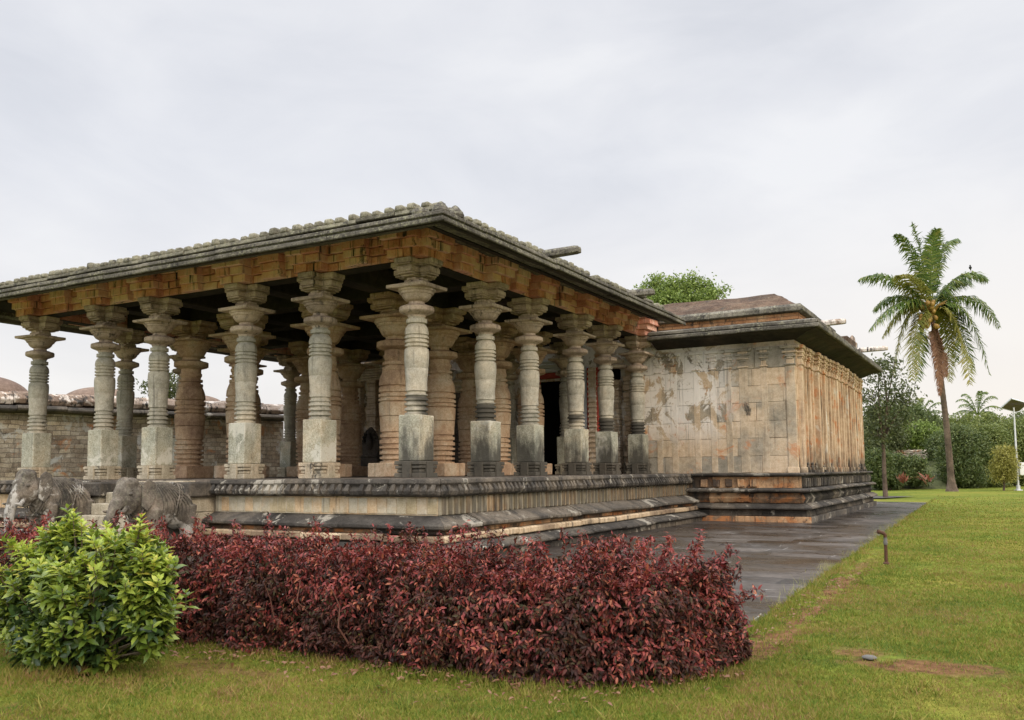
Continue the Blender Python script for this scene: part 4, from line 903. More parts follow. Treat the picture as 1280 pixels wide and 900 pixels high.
# green bush --------------------------------------------------------
def bush():
    c = np.array([3.62, -9.42, G]); r = empty('green_bush', tuple(c)); tag(r, 'bright green leafy bush standing in front of the red hedge at left', 'bush')
    mb = MB(); lv = {0: [], 1: [], 2: []}
    lobes = [(-.05, .06, .62, .32, .44), (-.46, -.05, .46, .30, .36), (.38, .0, .50, .30, .36), (.12, -.12, .34, .34, .30), (-.2, -.15, .30, .30, .28), (.20, .05, .80, .19, .20), (-.30, .0, .90, .17, .20), (.60, .0, .66, .19, .22), (-.72, -.1, .42, .20, .26), (.66, -.05, .42, .18, .22), (.44, .1, .84, .13, .15), (-.52, .05, .82, .17, .2), (-.30, -.2, .16, .2, .14), (.05, -.3, .6, .16, .2), (-.72, .0, .70, .14, .16)]
    lobes = [(x*1.12+.03, y, z*1.02, rx*1.04, rz*1.04) for (x, y, z, rx, rz) in lobes]
    tips = []
    for (x, y, z, rx, rz) in lobes:
        for k in range(int(250*rx)):
            d = rnd_unit(1)[0]; q = RNG.uniform(.62, 1.06); p = np.array([x+d[0]*rx*q, y+d[1]*rx*q*.95, z+d[2]*rz*q])+RNG.normal(0, .03, 3)
            if p[2] > .06: tips.append((p, d, q))
    for (x, z) in ((-.30, 1.22), (-.26, 1.14), (-.36, 1.08), (.05, 1.12), (.14, 1.04), (.45, 1.0), (.52, .95), (.40, 1.03), (.72, .95), (.80, .82), (-.12, 1.20), (-.45, 1.08), (.86, .6), (.84, .7), (-.9, .62), (-.86, .5), (.12, 1.1)): tips.append((np.array([x, RNG.normal(0, .08), z-.03]), np.array([0, 0, 1.]), 1.1))
    for k in range(46):                      # loose shoots that break the outline
        d = rnd_unit(1)[0]; d[2] = abs(d[2])*.8+.25; d[1] = -abs(d[1]); d /= np.linalg.norm(d); o_ = np.array([RNG.uniform(-.55, .6), 0, RNG.uniform(.35, .75)]); e_ = np.array([d[0]*.42, d[1]*.38, d[2]*.42])
        for q_ in (.8, .92, 1.06): tips.append((o_+e_*q_, d, 1.1))
    pos, axs, nms, Ls, Ws, mi = [], [], [], [], [], []
    for p, d, q in tips:
        a0 = d*.55+np.array([0, 0, .75]); a0 /= np.linalg.norm(a0); st = RNG.uniform(0, 6.28); e1 = np.cross(a0, [0.3, .9, .1]); e1 /= np.linalg.norm(e1); e2 = np.cross(a0, e1)
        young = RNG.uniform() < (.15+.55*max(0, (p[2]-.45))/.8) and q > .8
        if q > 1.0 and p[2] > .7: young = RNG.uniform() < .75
        for lv_ in range(4):
            n_ = 4 if lv_ else 3
            for i in range(n_):
                an = st+lv_*.8+2*PI*i/n_+RNG.normal(0, .15); el = (1.0-.33*lv_)+RNG.normal(0, .12)
                dr = (e1*math.cos(an)+e2*math.sin(an))*math.cos(el)+a0*math.sin(el)
                pos.append(p-a0*.035*lv_); axs.append(dr); nms.append(a0+RNG.normal(0, .18, 3)); L = RNG.uniform(.055, .088) if lv_ else RNG.uniform(.03, .06)
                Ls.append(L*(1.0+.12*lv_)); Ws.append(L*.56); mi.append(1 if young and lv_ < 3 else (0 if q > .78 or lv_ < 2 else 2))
        if RNG.uniform() < .35 or q > 1.05:
            b0 = Vector((p[0]*.25, p[1]*.25, 0)); mb.tube([b0, Vector((p[0]*.55, p[1]*.55, p[2]*.45)), Vector(p)-Vector(a0)*.1, Vector(p)], [.012, .008, .004, .003], 5)
    pos, axs, nms = map(np.array, (pos, axs, nms)); V, F = leaves(pos, axs, nms, np.array(Ls), np.array(Ws), .16, .12)
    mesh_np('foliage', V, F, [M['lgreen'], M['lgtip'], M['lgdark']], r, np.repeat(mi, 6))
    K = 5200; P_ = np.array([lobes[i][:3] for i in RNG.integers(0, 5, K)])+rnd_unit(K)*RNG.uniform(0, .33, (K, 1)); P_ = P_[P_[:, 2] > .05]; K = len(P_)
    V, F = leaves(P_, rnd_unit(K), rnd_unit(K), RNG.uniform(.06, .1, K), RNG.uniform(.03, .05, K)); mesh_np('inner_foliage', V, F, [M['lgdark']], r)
    mb.done('stems', M['twig'], r, fix=False)
bush()

# trees -------------------------------------------------------------
def tree(name, label, cat, base, trunk_h, blobs, nleaf, lsz, mat, trunk_r=.18, group=None, barkm='bark', clump=14, lean=(0, 0), hole=.0):
    r = empty(name, base); tag(r, label, cat, group); mb = MB(); P0 = Vector((0, 0, -.2)); top = Vector((lean[0], lean[1], trunk_h))
    if trunk_h > .05:
        mb.tube([P0, P0.lerp(top, .35)+Vector((random.gauss(0, trunk_r*.4), 0, 0)), P0.lerp(top, .7), top], [trunk_r*1.25, trunk_r, trunk_r*.85, trunk_r*.7], 9)
    tot = sum(b[3]*b[3] for b in blobs); AP = []
    for (x, y, z, rx, rz) in blobs:
        c_ = Vector((x, y, z)); mid = top.lerp(c_, .5)+Vector((random.gauss(0, .15*rx), random.gauss(0, .15*rx), random.gauss(0, .1*rx)))
        mb.tube([top-Vector((0, 0, trunk_h*.15)), mid, c_], [trunk_r*.55, trunk_r*.32, trunk_r*.12], 6)
        m_ = max(3, int(nleaf/clump*rx*rx/tot)); d = rnd_unit(m_); q = RNG.uniform(.35, 1.08, (m_, 1))**.6
        cc = np.array([x, y, z])+d*q*np.array([rx, rx, rz])
        for i in range(0, m_, 7): mb.tube([c_, c_.lerp(Vector(cc[i]), .6)+Vector((0, 0, .05)), Vector(cc[i])], [trunk_r*.10, trunk_r*.07, trunk_r*.03], 4)
        cl_ = np.repeat(cc, clump, 0); AP.append(cl_+RNG.normal(0, lsz*1.5, cl_.shape)*np.array([1, 1, .65]))
    P_ = np.concatenate(AP); K = len(P_); ax = rnd_unit(K); ax[:, 2] -= .25; V, F = leaves(P_, ax, rnd_unit(K)+np.array([0, 0, .8]), RNG.uniform(.7, 1.35, K)*lsz, RNG.uniform(.45, .7, K)*lsz)
    mesh_np('crown', V, F, [M[mat]], r); mb.done('trunk', M[barkm], r, fix=False, smooth=True)
    return r
def ray(px, py, depth):
    d = fw+r2*((px-640)/1110.94)+u2*((450+47.6-py)/1110.94); return CAM+d*depth
def gp(px, depth): p = ray(px, 600, depth); return (p.x, p.y, G)
def blobs_px(base, depth, lst):             # crown lobes given as picture offsets and turned into metres round the base
    out = []
    for (px, py, rpx, rz) in lst:
        p = ray(px, py, depth+random.uniform(-.5, .5)*rpx*depth/1111); out.append((p.x-base[0], p.y-base[1], p.z-base[2], rpx*depth/1111, rz*depth/1111))
    return out
b = gp(850, 62); tree('leafy_tree', 'light green rounded tree rising behind the temple roof', 'tree', b, 9.0, blobs_px(b, 62, [(815, 362, 13, 10), (838, 358, 13, 9), (850, 366, 16, 12), (862, 353, 13, 9), (880, 360, 11, 9), (835, 378, 24, 12), (872, 376, 20, 12), (804, 372, 12, 9), (893, 368, 9, 8), (903, 362, 5, 6), (822, 350, 8, 5)]), 9500, .20, 'tree1', .35)
b = gp(1106, 46); tree('sparse_tree', 'dark sparse tree with thin branches beside the shrine corner', 'tree', b, 3.4, blobs_px(b, 46, [(1105, 470, 20, 16), (1092, 500, 22, 18), (1122, 492, 20, 14), (1108, 522, 26, 18), (1138, 500, 12, 8), (1096, 545, 20, 18), (1126, 530, 16, 12), (1098, 455, 14, 12), (1118, 452, 10, 8)]), 3000, .17, 'tree2', .11, clump=8)
b = gp(206, 44); tree('small_tree', 'little dark tree showing above the wall between the third column and the wide lathed one', 'tree', b, 4.2, blobs_px(b, 44, [(192, 482, 9, 6), (208, 488, 12, 9), (214, 474, 8, 8), (200, 497, 10, 6)]), 1400, .16, 'tree2', .14)
# band of shrubs and trees at the far side of the lawn
far = [('broad_tree', 'dark green tree filling the space close beside the shrine corner', 1100, 70, [(1098, 560, 18, 18), (1112, 548, 16, 14), (1100, 532, 16, 14), (1092, 575, 16, 14)], 'tree2'),
       ('dense_shrub', 'low weedy green shrub at the foot of the terrace right of the shrine', 1125, 61, [(1112, 602, 10, 7), (1128, 590, 10, 6), (1146, 597, 12, 7), (1140, 580, 12, 6), (1118, 578, 12, 7)], 'tree5'),
       ('dense_shrub', 'dark green shrub mass just right of the shrine, low under the sparse tree', 1112, 60, [(1098, 592, 14, 14), (1110, 600, 14, 8), (1096, 575, 12, 12)], 'tree5'),
       ('dense_shrub', 'bright bushy shrub left of the coconut trunk above the terrace', 1140, 75, [(1126, 548, 16, 9), (1148, 542, 20, 12), (1164, 550, 14, 12), (1114, 552, 10, 8)], 'tree1'),
       ('broad_tree', 'dark broad tree behind the shrub left of the coconut trunk', 1135, 78, [(1110, 520, 26, 16), (1135, 522, 22, 15), (1158, 530, 20, 14), (1125, 535, 30, 20)], 'tree5'),
       ('dense_shrub', 'rounded green shrub just right of the coconut trunk', 1200, 62, [(1198, 575, 24, 28), (1215, 560, 20, 24), (1195, 548, 16, 16), (1205, 595, 24, 16)], 'tree5'),
       ('dense_shrub', 'tall green shrub between coconut trunk and yellow conifer', 1228, 64, [(1225, 568, 24, 30), (1240, 555, 18, 22), (1222, 545, 18, 14), (1235, 595, 24, 16)], 'tree3'),
       ('broad_tree', 'wide green tree at the right edge behind the street lamp', 1268, 66, [(1255, 552, 26, 24), (1275, 545, 24, 20), (1290, 560, 24, 26), (1262, 580, 26, 24), (1290, 590, 24, 20)], 'tree3'),
       ('dense_shrub', 'deep green shrub in the shade behind the coconut trunk foot', 1170, 68, [(1178, 588, 20, 20), (1182, 570, 18, 20), (1176, 555, 14, 12)], 'tree5'),
       ('broad_tree', 'green tree whose crown fills the gap under the right far palm', 1205, 82, [(1180, 540, 24, 18), (1205, 535, 26, 16), (1232, 532, 26, 14), (1190, 560, 34, 24), (1225, 560, 30, 24)], 'tree3'),
       ('broad_tree', 'far green tree behind the right edge of the tree belt', 1300, 90, [(1262, 536, 20, 12), (1290, 530, 26, 18), (1330, 535, 34, 26), (1310, 570, 50, 40)], 'tree5'),
       ('broad_tree', 'far dark tree showing low between the shrine corner and the terrace', 1095, 92, [(1075, 555, 30, 26), (1100, 550, 28, 24), (1125, 560, 28, 24)], 'tree5')]
for nm, lab, px, dep, lst, mt in far:
    b = gp(px, dep); tree(nm, lab, 'shrub' if 'shrub' in nm else 'tree', b, 1.2, blobs_px(b, dep, lst), 17000, .17*dep/64, mt, .12, 'trees and shrubs beyond the lawn', clump=12)
b = gp(1255, 56); tree('conical_bush', 'yellow green conical ornamental bush left of the street lamp', 'bush', b, .5, blobs_px(b, 56, [(1255, 594, 12, 9), (1250, 584, 11, 9), (1260, 582, 11, 9), (1255, 572, 11, 9), (1252, 564, 8, 7), (1259, 564, 8, 7), (1246, 575, 6, 6), (1264, 575, 6, 6), (1248, 595, 8, 7), (1263, 595, 8, 7)]), 7000, .10, 'tree4', .07, clump=10)
# terraced bank and rubble wall
mb = MB()
p0 = ray(1090, 606, 63); v = []; f = []
for j, (dep, z) in enumerate(((60, G-.1), (61, G+.1), (63, G+1.0), (66, G+1.1), (67, G+2.0), (72, G+2.1), (74, G-.3))):
    for i, px in enumerate(np.linspace(1040, 1182, 24)):
        p = ray(px, 600, dep); v.append((p.x, p.y, z+.12*mnoise.noise(Vector((px*.06, dep, 0))) if 0 < j < 6 else z))
for j in range(6):
    for i in range(23): f.append((j*24+i, j*24+i+1, (j+1)*24+i+1, (j+1)*24+i))
tag(mesh('terrace_bank', v, f, M['bank'], None, True), kind='structure')
rw = empty('rubble_wall', tuple(ray(1135, 560, 70))); tag(rw, 'short broken grey rubble wall on the terrace among the trees', 'wall')
mb = MB()
for i in range(26):
    for k in range(3):
        p = ray(1118+i*1.8, 600, 69.5+i*.02); z = G+1.9+k*.33; 
        if random.random() < .6: mb.box(p.x-.2, p.x+.22, p.y-.25, p.y+.25, z, z+.32, .04, .05)
local(mb.done('stones', M['cwall']), rw)
def rosette(px, py, dep, label, n_=26, L=.9):
    p = ray(px, py, dep); r = empty('red_leaf_plant', (p.x, p.y, p.z)); tag(r, label, 'plant', 'red leaved plants on the terrace')
    ax = rnd_unit(n_); ax[:, 2] = np.abs(ax[:, 2])+.35; V, F = leaves(RNG.normal(0, .1, (n_, 3)), ax, rnd_unit(n_), RNG.uniform(.6, 1.1, n_)*L, np.full(n_, .12)); mesh_np('leaves', V, F, [M['redplant']], r)
rosette(1130, 602, 58.8, 'left red leaved plant spreading low at the foot of the terrace', 34, .6); rosette(1158, 601, 58.6, 'right red leaved plant at the terrace foot nearer the coconut trunk', 22, .6)
# distant woods closing the horizon
K = 26000; an = RNG.uniform(-1.25, 1.35, K); rr_ = RNG.uniform(150, 185, K); hz = np.array([4.5+2.2*mnoise.noise(Vector((a*14, 0, 0)))+1.4*mnoise.noise(Vector((a*50, 2, 0))) for a in an])
P_ = np.stack([CAM.x+np.sin(an)*rr_, CAM.y+np.cos(an)*rr_, G+RNG.uniform(0, 1, K)*hz], 1); V, F = leaves(P_, rnd_unit(K), rnd_unit(K), RNG.uniform(1.0, 2.2, K), RNG.uniform(.8, 1.6, K))
tag(mesh_np('far_woodland', V, F, [M['tree5']]), 'distant low green woodland closing the horizon', 'woodland', kind='stuff')

# palms -------------------------------------------------------------
def frond_mesh(p0, p1, p2, n_, ll, w_, droop, nrm_hint=None):
    ts = np.linspace(0, 1, 14); pts = [(1-t_)**2*p0+2*(1-t_)*t_*p1+t_**2*p2 for t_ in ts]
    mb = MB(); mb.tube(pts, [.045*(1-.8*t_) for t_ in ts], 5); V0 = np.array(mb.v); 
    F3 = []
    for q in mb.f:
        for i in range(1, len(q)-1): F3.append((q[0], q[i], q[i+1]))
    tt_ = np.linspace(.12, .99, n_); tt_ = np.repeat(tt_, 2); sd_ = np.tile([1, -1], n_); tt_ = tt_+RNG.normal(0, .004, len(tt_))
    p0n, p1n, p2n = map(np.array, (p0, p1, p2)); t_ = tt_[:, None]
    P_ = (1-t_)**2*p0n+2*(1-t_)*t_*p1n+t_**2*p2n; Tn = 2*(1-t_)*(p1n-p0n)+2*t_*(p2n-p1n); Tn /= np.linalg.norm(Tn, axis=1, keepdims=True)
    sv = np.cross(Tn, np.array([0, 0, 1.0])); nn_ = np.linalg.norm(sv, axis=1, keepdims=True); sv = np.where(nn_ > .15, sv/np.maximum(nn_, 1e-6), np.array([[r2.x, r2.y, 0]]))
    prof = (np.sin(np.clip((tt_+.12)/1.12, 0, 1)*PI)**.55*.9+.1)*(.72 if p2[2]-p0[2] > 2.2 else 1)
    L = ll*prof*RNG.uniform(.85, 1.1, len(tt_)); fwd = .35+.5*tt_
    d1 = sv*sd_[:, None]+Tn*fwd[:, None]+np.array([0, 0, -.15])+RNG.normal(0, .13, (len(tt_), 3)); d1 /= np.linalg.norm(d1, axis=1, keepdims=True)
    d2 = d1*.55+np.array([0, 0, -1.0])*droop+RNG.normal(0, .2, d1.shape); d2 /= np.linalg.norm(d2, axis=1, keepdims=True)
    mid = P_+d1*L[:, None]*.45; L = L*RNG.uniform(.75, 1.1, len(L)); tip = mid+d2*L[:, None]*.6; wv = Tn*w_*.5
    V = np.stack([P_-wv*.6, P_+wv*.6, mid-wv, mid+wv, tip], 1).reshape(-1, 3); k = len(tt_); Tt = np.array([[0, 1, 3], [0, 3, 2], [2, 3, 4]])
    F = (np.arange(k)[:, None, None]*5+Tt[None]).reshape(-1, 3)+len(V0)
    return np.concatenate([V0, V]), np.concatenate([np.array(F3), F])
def palm(base, crown, label, fr, trunk_pts, tr, scale=1.0, group=None, nl=58, ll=.95, w_=.075, coco=True):
    r = empty('coconut_palm' if coco else 'palm_tree', tuple(base)); tag(r, label, 'palm tree', group); B_ = Vector(base)
    mb = MB(); rad = []; n_ = len(trunk_pts)
    pts = []; radii = []
    for i in range(70):
        u_ = i/69*(n_-1); a_ = int(min(u_, n_-2)); p = Vector(trunk_pts[a_]).lerp(Vector(trunk_pts[a_+1]), u_-a_); pts.append(p-B_); q = i/69; radii.append(tr*(1.0-.42*q+.95*max(0, 1-q*9)**2)*(1+(.045 if i % 2 else -.02)))
    mb.tube(pts, radii, 12); mb.done('trunk', M['bark'], r, smooth=True)
    cr = Vector(crown)-B_
    for (dx, dy, dz, archx, archz, mt, dr) in fr:       # tip offset along view-right, depth, up; arch of the control point
        tip = cr+r2*dx*scale+Vector((-r2.y, r2.x, 0))*dy*scale+Vector((0, 0, dz*scale)); ctrl = cr+r2*dx*archx*scale+Vector((-r2.y, r2.x, 0))*dy*.45*scale+Vector((0, 0, archz*scale))
        p0_ = cr+(ctrl-cr).normalized()*.15; V, F = frond_mesh(p0_, ctrl, tip, nl, ll, w_, dr); mesh_np('frond', V, F, [M[mt]], r)
    return r, cr
BP = ray(1190, 614, 61.5); 
BP = Vector((6.55, 48.33, G)); dpt = (BP-CAM).dot(fw); K_ = dpt/1110.94
CR = ray(1163, 388, dpt)
fr = []
def F_(px, py, dy, ax_, az, mt='frond', dr=.5): fr.append(((px-1163)*K_, dy, (388-py)*K_, ax_, az, mt, dr))
F_(1148, 274, .3, .35, 4.0, 'frond', .35); F_(1119, 294, -.6, .45, 4.4, 'frond', .7); F_(1182, 284, .8, .2, 4.2, 'frond', .35); F_(1206, 298, .4, .45, 5.2, 'frond', .8); F_(1166, 290, -1.0, .1, 4.2, 'frond', .25)
F_(1080, 346, .5, .55, 3.0, 'frond', .7); F_(1112, 350, -1.5, .5, 2.3, 'frondy', .7); F_(1230, 352, -.6, .55, 3.3, 'frond', .6); F_(1254, 408, .5, .6, 2.2, 'frond', .8); F_(1226, 348, 1.4, .6, 2.6, 'frond', .7)
F_(1080, 416, -.8, .45, 1.5, 'frond', .9); F_(1112, 418, 1.2, .5, 1.3, 'frondy', .8); F_(1120, 468, .8, .75, 1.0, 'frondy', .5); F_(1128, 478, -.9, .7, .2, 'frondy', .4); F_(1147, 476, .4, .6, .3, 'frond', .5)
F_(1226, 470, -.6, .75, 1.6, 'frond', .6); F_(1222, 462, .9, .7, .9, 'frond', .6); F_(1198, 484, -1.0, .9, .8, 'frondy', .35); F_(1192, 476, .9, .9, .5, 'frondy', .35); F_(1205, 450, 1.2, .7, 1.2, 'frond', .5); F_(1110, 380, 2.2, .5, 2.0, 'frond', .6); F_(1215, 380, 2.4, .5, 2.2, 'frond', .6)
tps = [BP+Vector((0, 0, -.1)), ray(1187, 575, dpt), ray(1183, 530, dpt), ray(1177, 480, dpt), ray(1170, 430, dpt), ray(1164, 388, dpt)]
pr, cr = palm(BP, CR, 'tall coconut palm with a leaning slim trunk and hanging dead fronds on the lawn', fr, tps, .215, 1.0, None, 84, 1.28, .085)
V, F = frond_mesh(cr+Vector((0, -.1, -.5)), cr+r2*.45+Vector((0, -.2, -2.2)), cr+r2*.35+Vector((0, -.2, -5.4)), 110, .8, .09, 1.6); mesh_np('dead_frond', V, F, [M['frondd']], pr)
V, F = frond_mesh(cr+Vector((0, -.1, -.5)), cr+r2*.75+Vector((0, -.1, -2.2)), cr+r2*.75+Vector((0, -.2, -4.2)), 90, .8, .09, 1.6); mesh_np('dead_frond', V, F, [M['frondd']], pr)
for k in range(34):
    a = random.uniform(0, 2*PI); q = random.uniform(.15, .62); mb = MB(); mb.ball((0, 0, 0), (.14, .14, .18), 10, 8); o = mb.done('coconut', M['coco'], pr, smooth=True); o.location = cr+Vector((q*math.cos(a), q*math.sin(a), random.uniform(-1.15, .55)))-r2*.35-fw*.25; o.rotation_euler = (random.uniform(-.5, .5), random.uniform(-.5, .5), 0)
mb = MB()
for k in range(14): a = k*2.4; d = Vector((math.cos(a), math.sin(a), .35+.4*random.random())); mb.tube([cr+Vector((0, 0, -.5)), cr+d*.45, cr+d*1.0+Vector((0, 0, -.12))], [.07, .05, .02], 6)
mb.done('leaf_base', M['coco'], pr, smooth=True)
def far_palm(px, py, basey, dep, rpx, label, seed):
    random.seed(seed); k_ = dep/1110.94; base = Vector(gp(px, dep)); crn = ray(px, py, dep); f_ = []
    for i in range(15):
        a = PI*(-.35+1.7*i/14); L = rpx*k_*random.uniform(.8, 1.1); dx = math.cos(a)*L; dz = math.sin(a)*L-.15*L; f_.append((dx, random.uniform(-.5, .5)*L, dz, .5, max(dz, 0)*.8+.45*L, 'frond', .5))
    return palm(base, crn, label, f_, [base, base.lerp(crn, .5)+Vector((.2, 0, 0)), crn], .2, 1, 'far palms over the tree belt', 30, .24*rpx*k_, .09, False)
far_palm(1222, 520, 0, 92, 34, 'small far palm standing up over the trees right of the coconut palm', 3); far_palm(1152, 528, 0, 86, 34, 'far palm half hidden in the trees left of the coconut trunk', 5)
random.seed(21)
# crow on a frond
cp = ray(1213, 337, dpt-.3); r = empty('crow', tuple(cp)); tag(r, 'small black crow perched on an upper right frond of the coconut palm', 'bird')
mb = MB(); mb.ball((0, 0, .12), (.09, .17, .09), 12, 8); mb.ball((0, -.15, .22), (.05, .06, .05), 10, 7); mb.tube([(0, -.19, .22), (0, -.27, .21)], [.02, .004], 6); mb.tube([(0, .12, .1), (0, .34, .03)], [.05, .03], 6); mb.tube([(.02, 0, .06), (.02, 0, -.03)], .008, 5); mb.tube([(-.02, 0, .06), (-.02, 0, -.03)], .008, 5)
mb.done('body', plain('crow feathers', (.012, .012, .014), .5), r, smooth=True)

# street lamp --------------------------------------------------------
LB = Vector((10.18, 50.9, G)); r = empty('solar_street_lamp', tuple(LB), YAW); tag(r, 'white solar street lamp with tilted panel at the right edge of the lawn', 'street lamp')
mb = MB(); mb.lathe([(0, .12), (.3, .12), (.32, .07), (3.2, .055), (5.25, .04)], 0, 0, 14); mb.box(-.2, .2, -.2, .2, -.05, .04, .02); mb.done('pole', M['steel'], r, smooth=True)
mb = MB(); mb.v = []; mb.box(-.62, .62, -.45, .45, -.025, .025, .008); o = mb.done('solar_panel', M['panel'], r); o.location = (.05, 0, 5.38); o.rotation_euler = (math.radians(-35), math.radians(12), .25)
mb = MB(); mb.box(-.66, .66, -.49, -.45, -.04, .04); mb.box(-.66, .66, .45, .49, -.04, .04); mb.box(-.66, -.62, -.49, .49, -.04, .04); mb.box(.62, .66, -.49, .49, -.04, .04); q = mb.done('panel_frame', M['steel'], o)
mb = MB(); mb.tube([(0, 0, 4.9), (.5, -.1, 5.05), (1.1, -.2, 5.1)], [.03, .03, .03], 8); mb.box(.8, 1.5, -.32, -.08, 5.03, 5.15, .03); mb.done('lamp_arm', M['steel'], r)
mb = MB(); mb.box(.08, .62, -.16, .16, .95, 1.75, .02); mb.done('control_box', M['whitepaint'], r)

# stand pipe ----------------------------------------------------------
TB = Vector((8.16, .81, G)); r = empty('garden_standpipe', tuple(TB), YAW); tag(r, 'short rusty garden water pipe with bent outlet in the lawn beside the paving', 'water pipe')
mb = MB(); mb.lathe([(-.05, .024), (.30, .024)], 0, 0, 14); mb.lathe([(0, .05), (.02, .045), (.03, .03)], 0, 0, 10); mb.done('riser', M['rust'], r, smooth=True)
mb = MB(); mb.lathe([(.29, .027), (.30, .030), (.34, .030), (.35, .026), (.40, .026)], 0, 0, 14); mb.done('collar', M['darkgrey'], r, smooth=True)
mb = MB(); mb.tube([(0, 0, .37), (0, 0, .43), (-.012, 0, .452), (-.04, 0, .47), (-.09, 0, .485)], [.025, .026, .027, .027, .025], 12); mb.tube([(-.08, 0, .482), (-.115, 0, .492)], [.032, .032], 12); mb.done('elbow', M['rust'], r, smooth=True)
# grey stone flush in the lawn
mb = MB(); mb.ball((0, 0, 0), (.055, .04, .02), 12, 8, .08); o = mb.done('flat_stone', M['darkgrey'], smooth=True); o.location = (8.88, -6.55, G+.012); tag(o, 'flat grey stone lying in the brown bare patch of lawn', 'stone')
# little weed growing on the plinth
r = empty('wall_weed', (-9.0, 12.8-12.0+10.4, .01)); r.location = (-10.4, 9.2, .01); tag(r, 'tiny green weed sprouting on the hall floor between two columns', 'weed')
ax = rnd_unit(26); ax[:, 2] = abs(ax[:, 2])+.5; V, F = leaves(RNG.normal(0, .08, (26, 3))+np.array([0, 0, .12]), ax, rnd_unit(26), np.full(26, .16), np.full(26, .07)); mesh_np('leaves', V, F, [M['lgtip']], r)

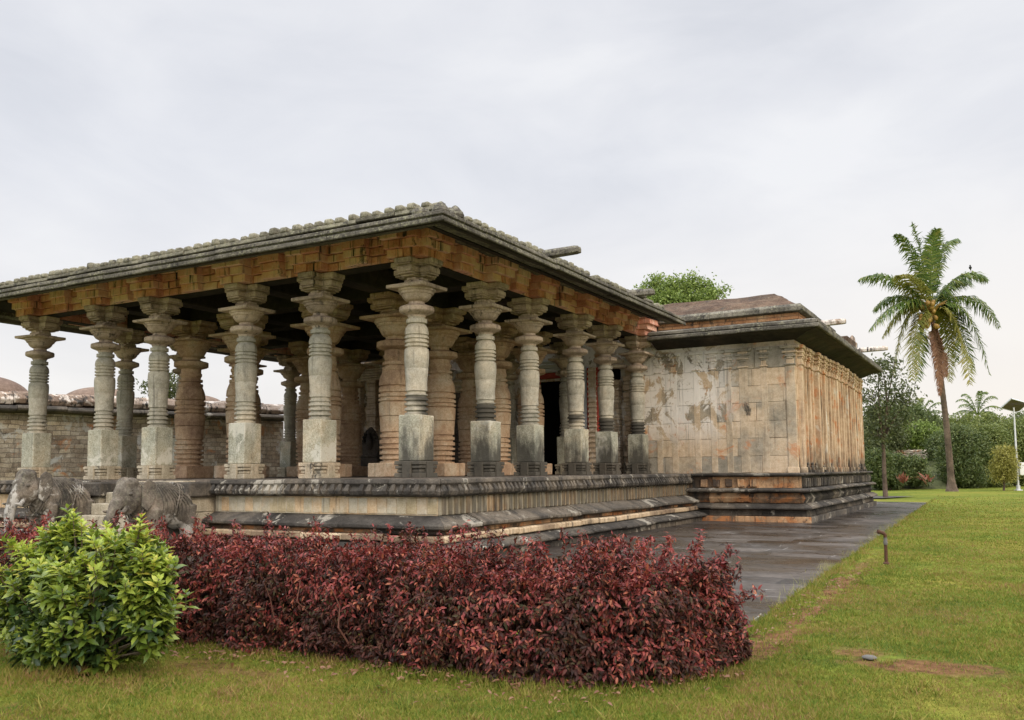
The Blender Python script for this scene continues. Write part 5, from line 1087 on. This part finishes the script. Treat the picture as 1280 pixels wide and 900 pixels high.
# grass ---------------------------------------------------------------
def grass():
    Vs, Fs = [], []; tot = 0
    def add(P_, h, w_, lean):
        nonlocal tot
        k = len(P_); a = RNG.uniform(0, 2*PI, k); s_ = np.stack([np.cos(a), np.sin(a), np.zeros(k)], 1)*w_[:, None]*.5; l_ = RNG.normal(0, 1, (k, 3))*lean[:, None]; l_[:, 2] = 0
        V = np.stack([P_-s_, P_+s_, P_+l_*h[:, None]+np.array([0, 0, 1])*h[:, None]], 1).reshape(-1, 3); Vs.append(V); Fs.append(np.arange(k*3).reshape(-1, 3)+tot); tot += k*3
    def sample(n_, d0, d1, pw=1.0):
        d = d0*(d1/d0)**RNG.uniform(size=n_)**pw; px = RNG.uniform(-40, 1320, n_); lx = (px-640)/1110.94
        f2 = np.array([fw.x, fw.y]); f2 /= np.linalg.norm(f2); rr2 = np.array([r2.x, r2.y])
        return np.stack([CAM.x+f2[0]*d+rr2[0]*lx*d, CAM.y+f2[1]*d+rr2[1]*lx*d], 1), d
    XY, d = sample(520000, 4.9, 50)
    xe = 7.70-(XY[:, 1]+5.9)*.030
    ed = XY[:, 0]-xe
    wob = np.array([mnoise.noise(Vector((q*2.2, 1, 1)))*.10 for q in XY[:, 1]])
    hy = np.interp(XY[:, 0], HF[::-1, 0], HF[::-1, 1])
    keep = ((ed > .0+wob) | (XY[:, 1] < hy+.25)) & ~((XY[:, 0] < 7.9) & (XY[:, 1] > hy+.15) & (XY[:, 1] < -5.9))
    nz = np.array([mnoise.noise(Vector((x*1.1, y*1.1, 0)))+.5*mnoise.noise(Vector((x*4, y*4, 2))) for x, y in XY]); bare = (np.abs(XY[:, 0]+XY[:, 1]*.035-7.86+nz*.1) < .10+.12*nz) & (XY[:, 1] < 4) & (XY[:, 1] > -7) & (RNG.uniform(size=len(XY)) < .7)
    sp = np.zeros(len(XY), bool)
    for (cx, cy, rx, ry) in ((9.30, -6.62, .55, .30), (8.75, -6.3, .36, .2), (4.6, -8.95, .7, .22)): sp |= (((XY[:, 0]-cx)/rx)**2+((XY[:, 1]-cy)/ry)**2 < 1+nz*.8) & (RNG.uniform(size=len(XY)) < .8)
    keep &= (RNG.uniform(size=len(XY)) > np.clip((d-15)/33, 0, 1))
    keep &= ~bare & ~sp & (nz > -1.0+.6*RNG.uniform(size=len(XY)))
    XY, d, nz, ed = XY[keep], d[keep], nz[keep], ed[keep]; k = len(XY)
    hh = (.014+.013*RNG.uniform(size=k)+.012*np.clip(nz, 0, 1))*(1+.018*d); hh *= np.where((ed < .18) & (XY[:, 1] > -5.9), 2.2, 1); w_ = .0030+.0009*d
    add(np.column_stack([XY, np.full(k, G-.012)]), hh, w_, np.full(k, .55))
    # longer tufts round the hedge and bush feet
    k = 5200; s = RNG.uniform(0, 1, k); xx = 8.2-s*7.8; yy = np.interp(xx, HF[::-1, 0], HF[::-1, 1])+RNG.normal(-.06, .08, k); add(np.column_stack([xx, yy, np.full(k, G-.012)]), RNG.uniform(.03, .085, k), np.full(k, .007), np.full(k, .45))
    k = 1500; a = RNG.uniform(0, 2*PI, k); add(np.column_stack([3.15+.62*np.cos(a)+RNG.normal(0, .06, k), -9.65+.4*np.sin(a)+RNG.normal(0, .06, k), np.full(k, G-.012)]), RNG.uniform(.03, .12, k), np.full(k, .007), np.full(k, .5))
    cc = sample(260, 5.2, 16)[0]; cc = cc[(cc[:, 0] > 8.1) | (cc[:, 1] < np.interp(cc[:, 0], HF[::-1, 0], HF[::-1, 1])-.2)]
    q = np.repeat(cc, 34, 0)+RNG.normal(0, .035, (len(cc)*34, 2)); k = len(q); add(np.column_stack([q, np.full(k, G-.012)]), RNG.uniform(.025, .07, k), np.full(k, .011), np.full(k, .8))
    tag(mesh_np('lawn_grass', np.concatenate(Vs), np.concatenate(Fs), [M['grass']]), 'short green and yellowing lawn grass', 'grass', kind='stuff')
    Vs.clear(); Fs.clear(); tot = 0
    k = 900; cl_ = RNG.uniform(0, 1, 45)**1.1*20-4; yy = RNG.choice(cl_, k)+RNG.normal(0, .12, k); xx = 7.70-(yy+5.9)*.030+RNG.normal(-.03, .09, k)
    add(np.column_stack([xx, yy, np.full(k, G-.01)]), RNG.uniform(.04, .15, k), np.full(k, .0045), np.full(k, .5))
    tag(mesh_np('edge_weeds', np.concatenate(Vs), np.concatenate(Fs), [M['weed']]), 'pale wispy weeds fringing the paving edge', 'weeds', kind='stuff')
grass()
# fallen leaves under the hedge and on the bare line
k = 560; xx = np.concatenate([RNG.uniform(2.5, 8.2, 400), 7.9+RNG.normal(0, .12, 160)]); yy = np.concatenate([np.interp(xx[:400], HF[::-1, 0], HF[::-1, 1])-np.abs(RNG.normal(0, .28, 400)), RNG.uniform(-6.3, 0, 160)])
ax = rnd_unit(k); ax[:, 2] *= .15; V, F = leaves(np.column_stack([xx, yy, np.full(k, G+.02)]), ax, np.tile([0, 0, 1.], (k, 1))+RNG.normal(0, .3, (k, 3)), RNG.uniform(.03, .06, k), RNG.uniform(.015, .03, k)); tag(mesh_np('fallen_leaves', V, F, [M['frondd']]), 'brown fallen leaves scattered along the hedge foot and worn edge', 'fallen leaves', kind='stuff')
bpy.context.view_layer.update()
print('objects', len(bpy.data.objects))
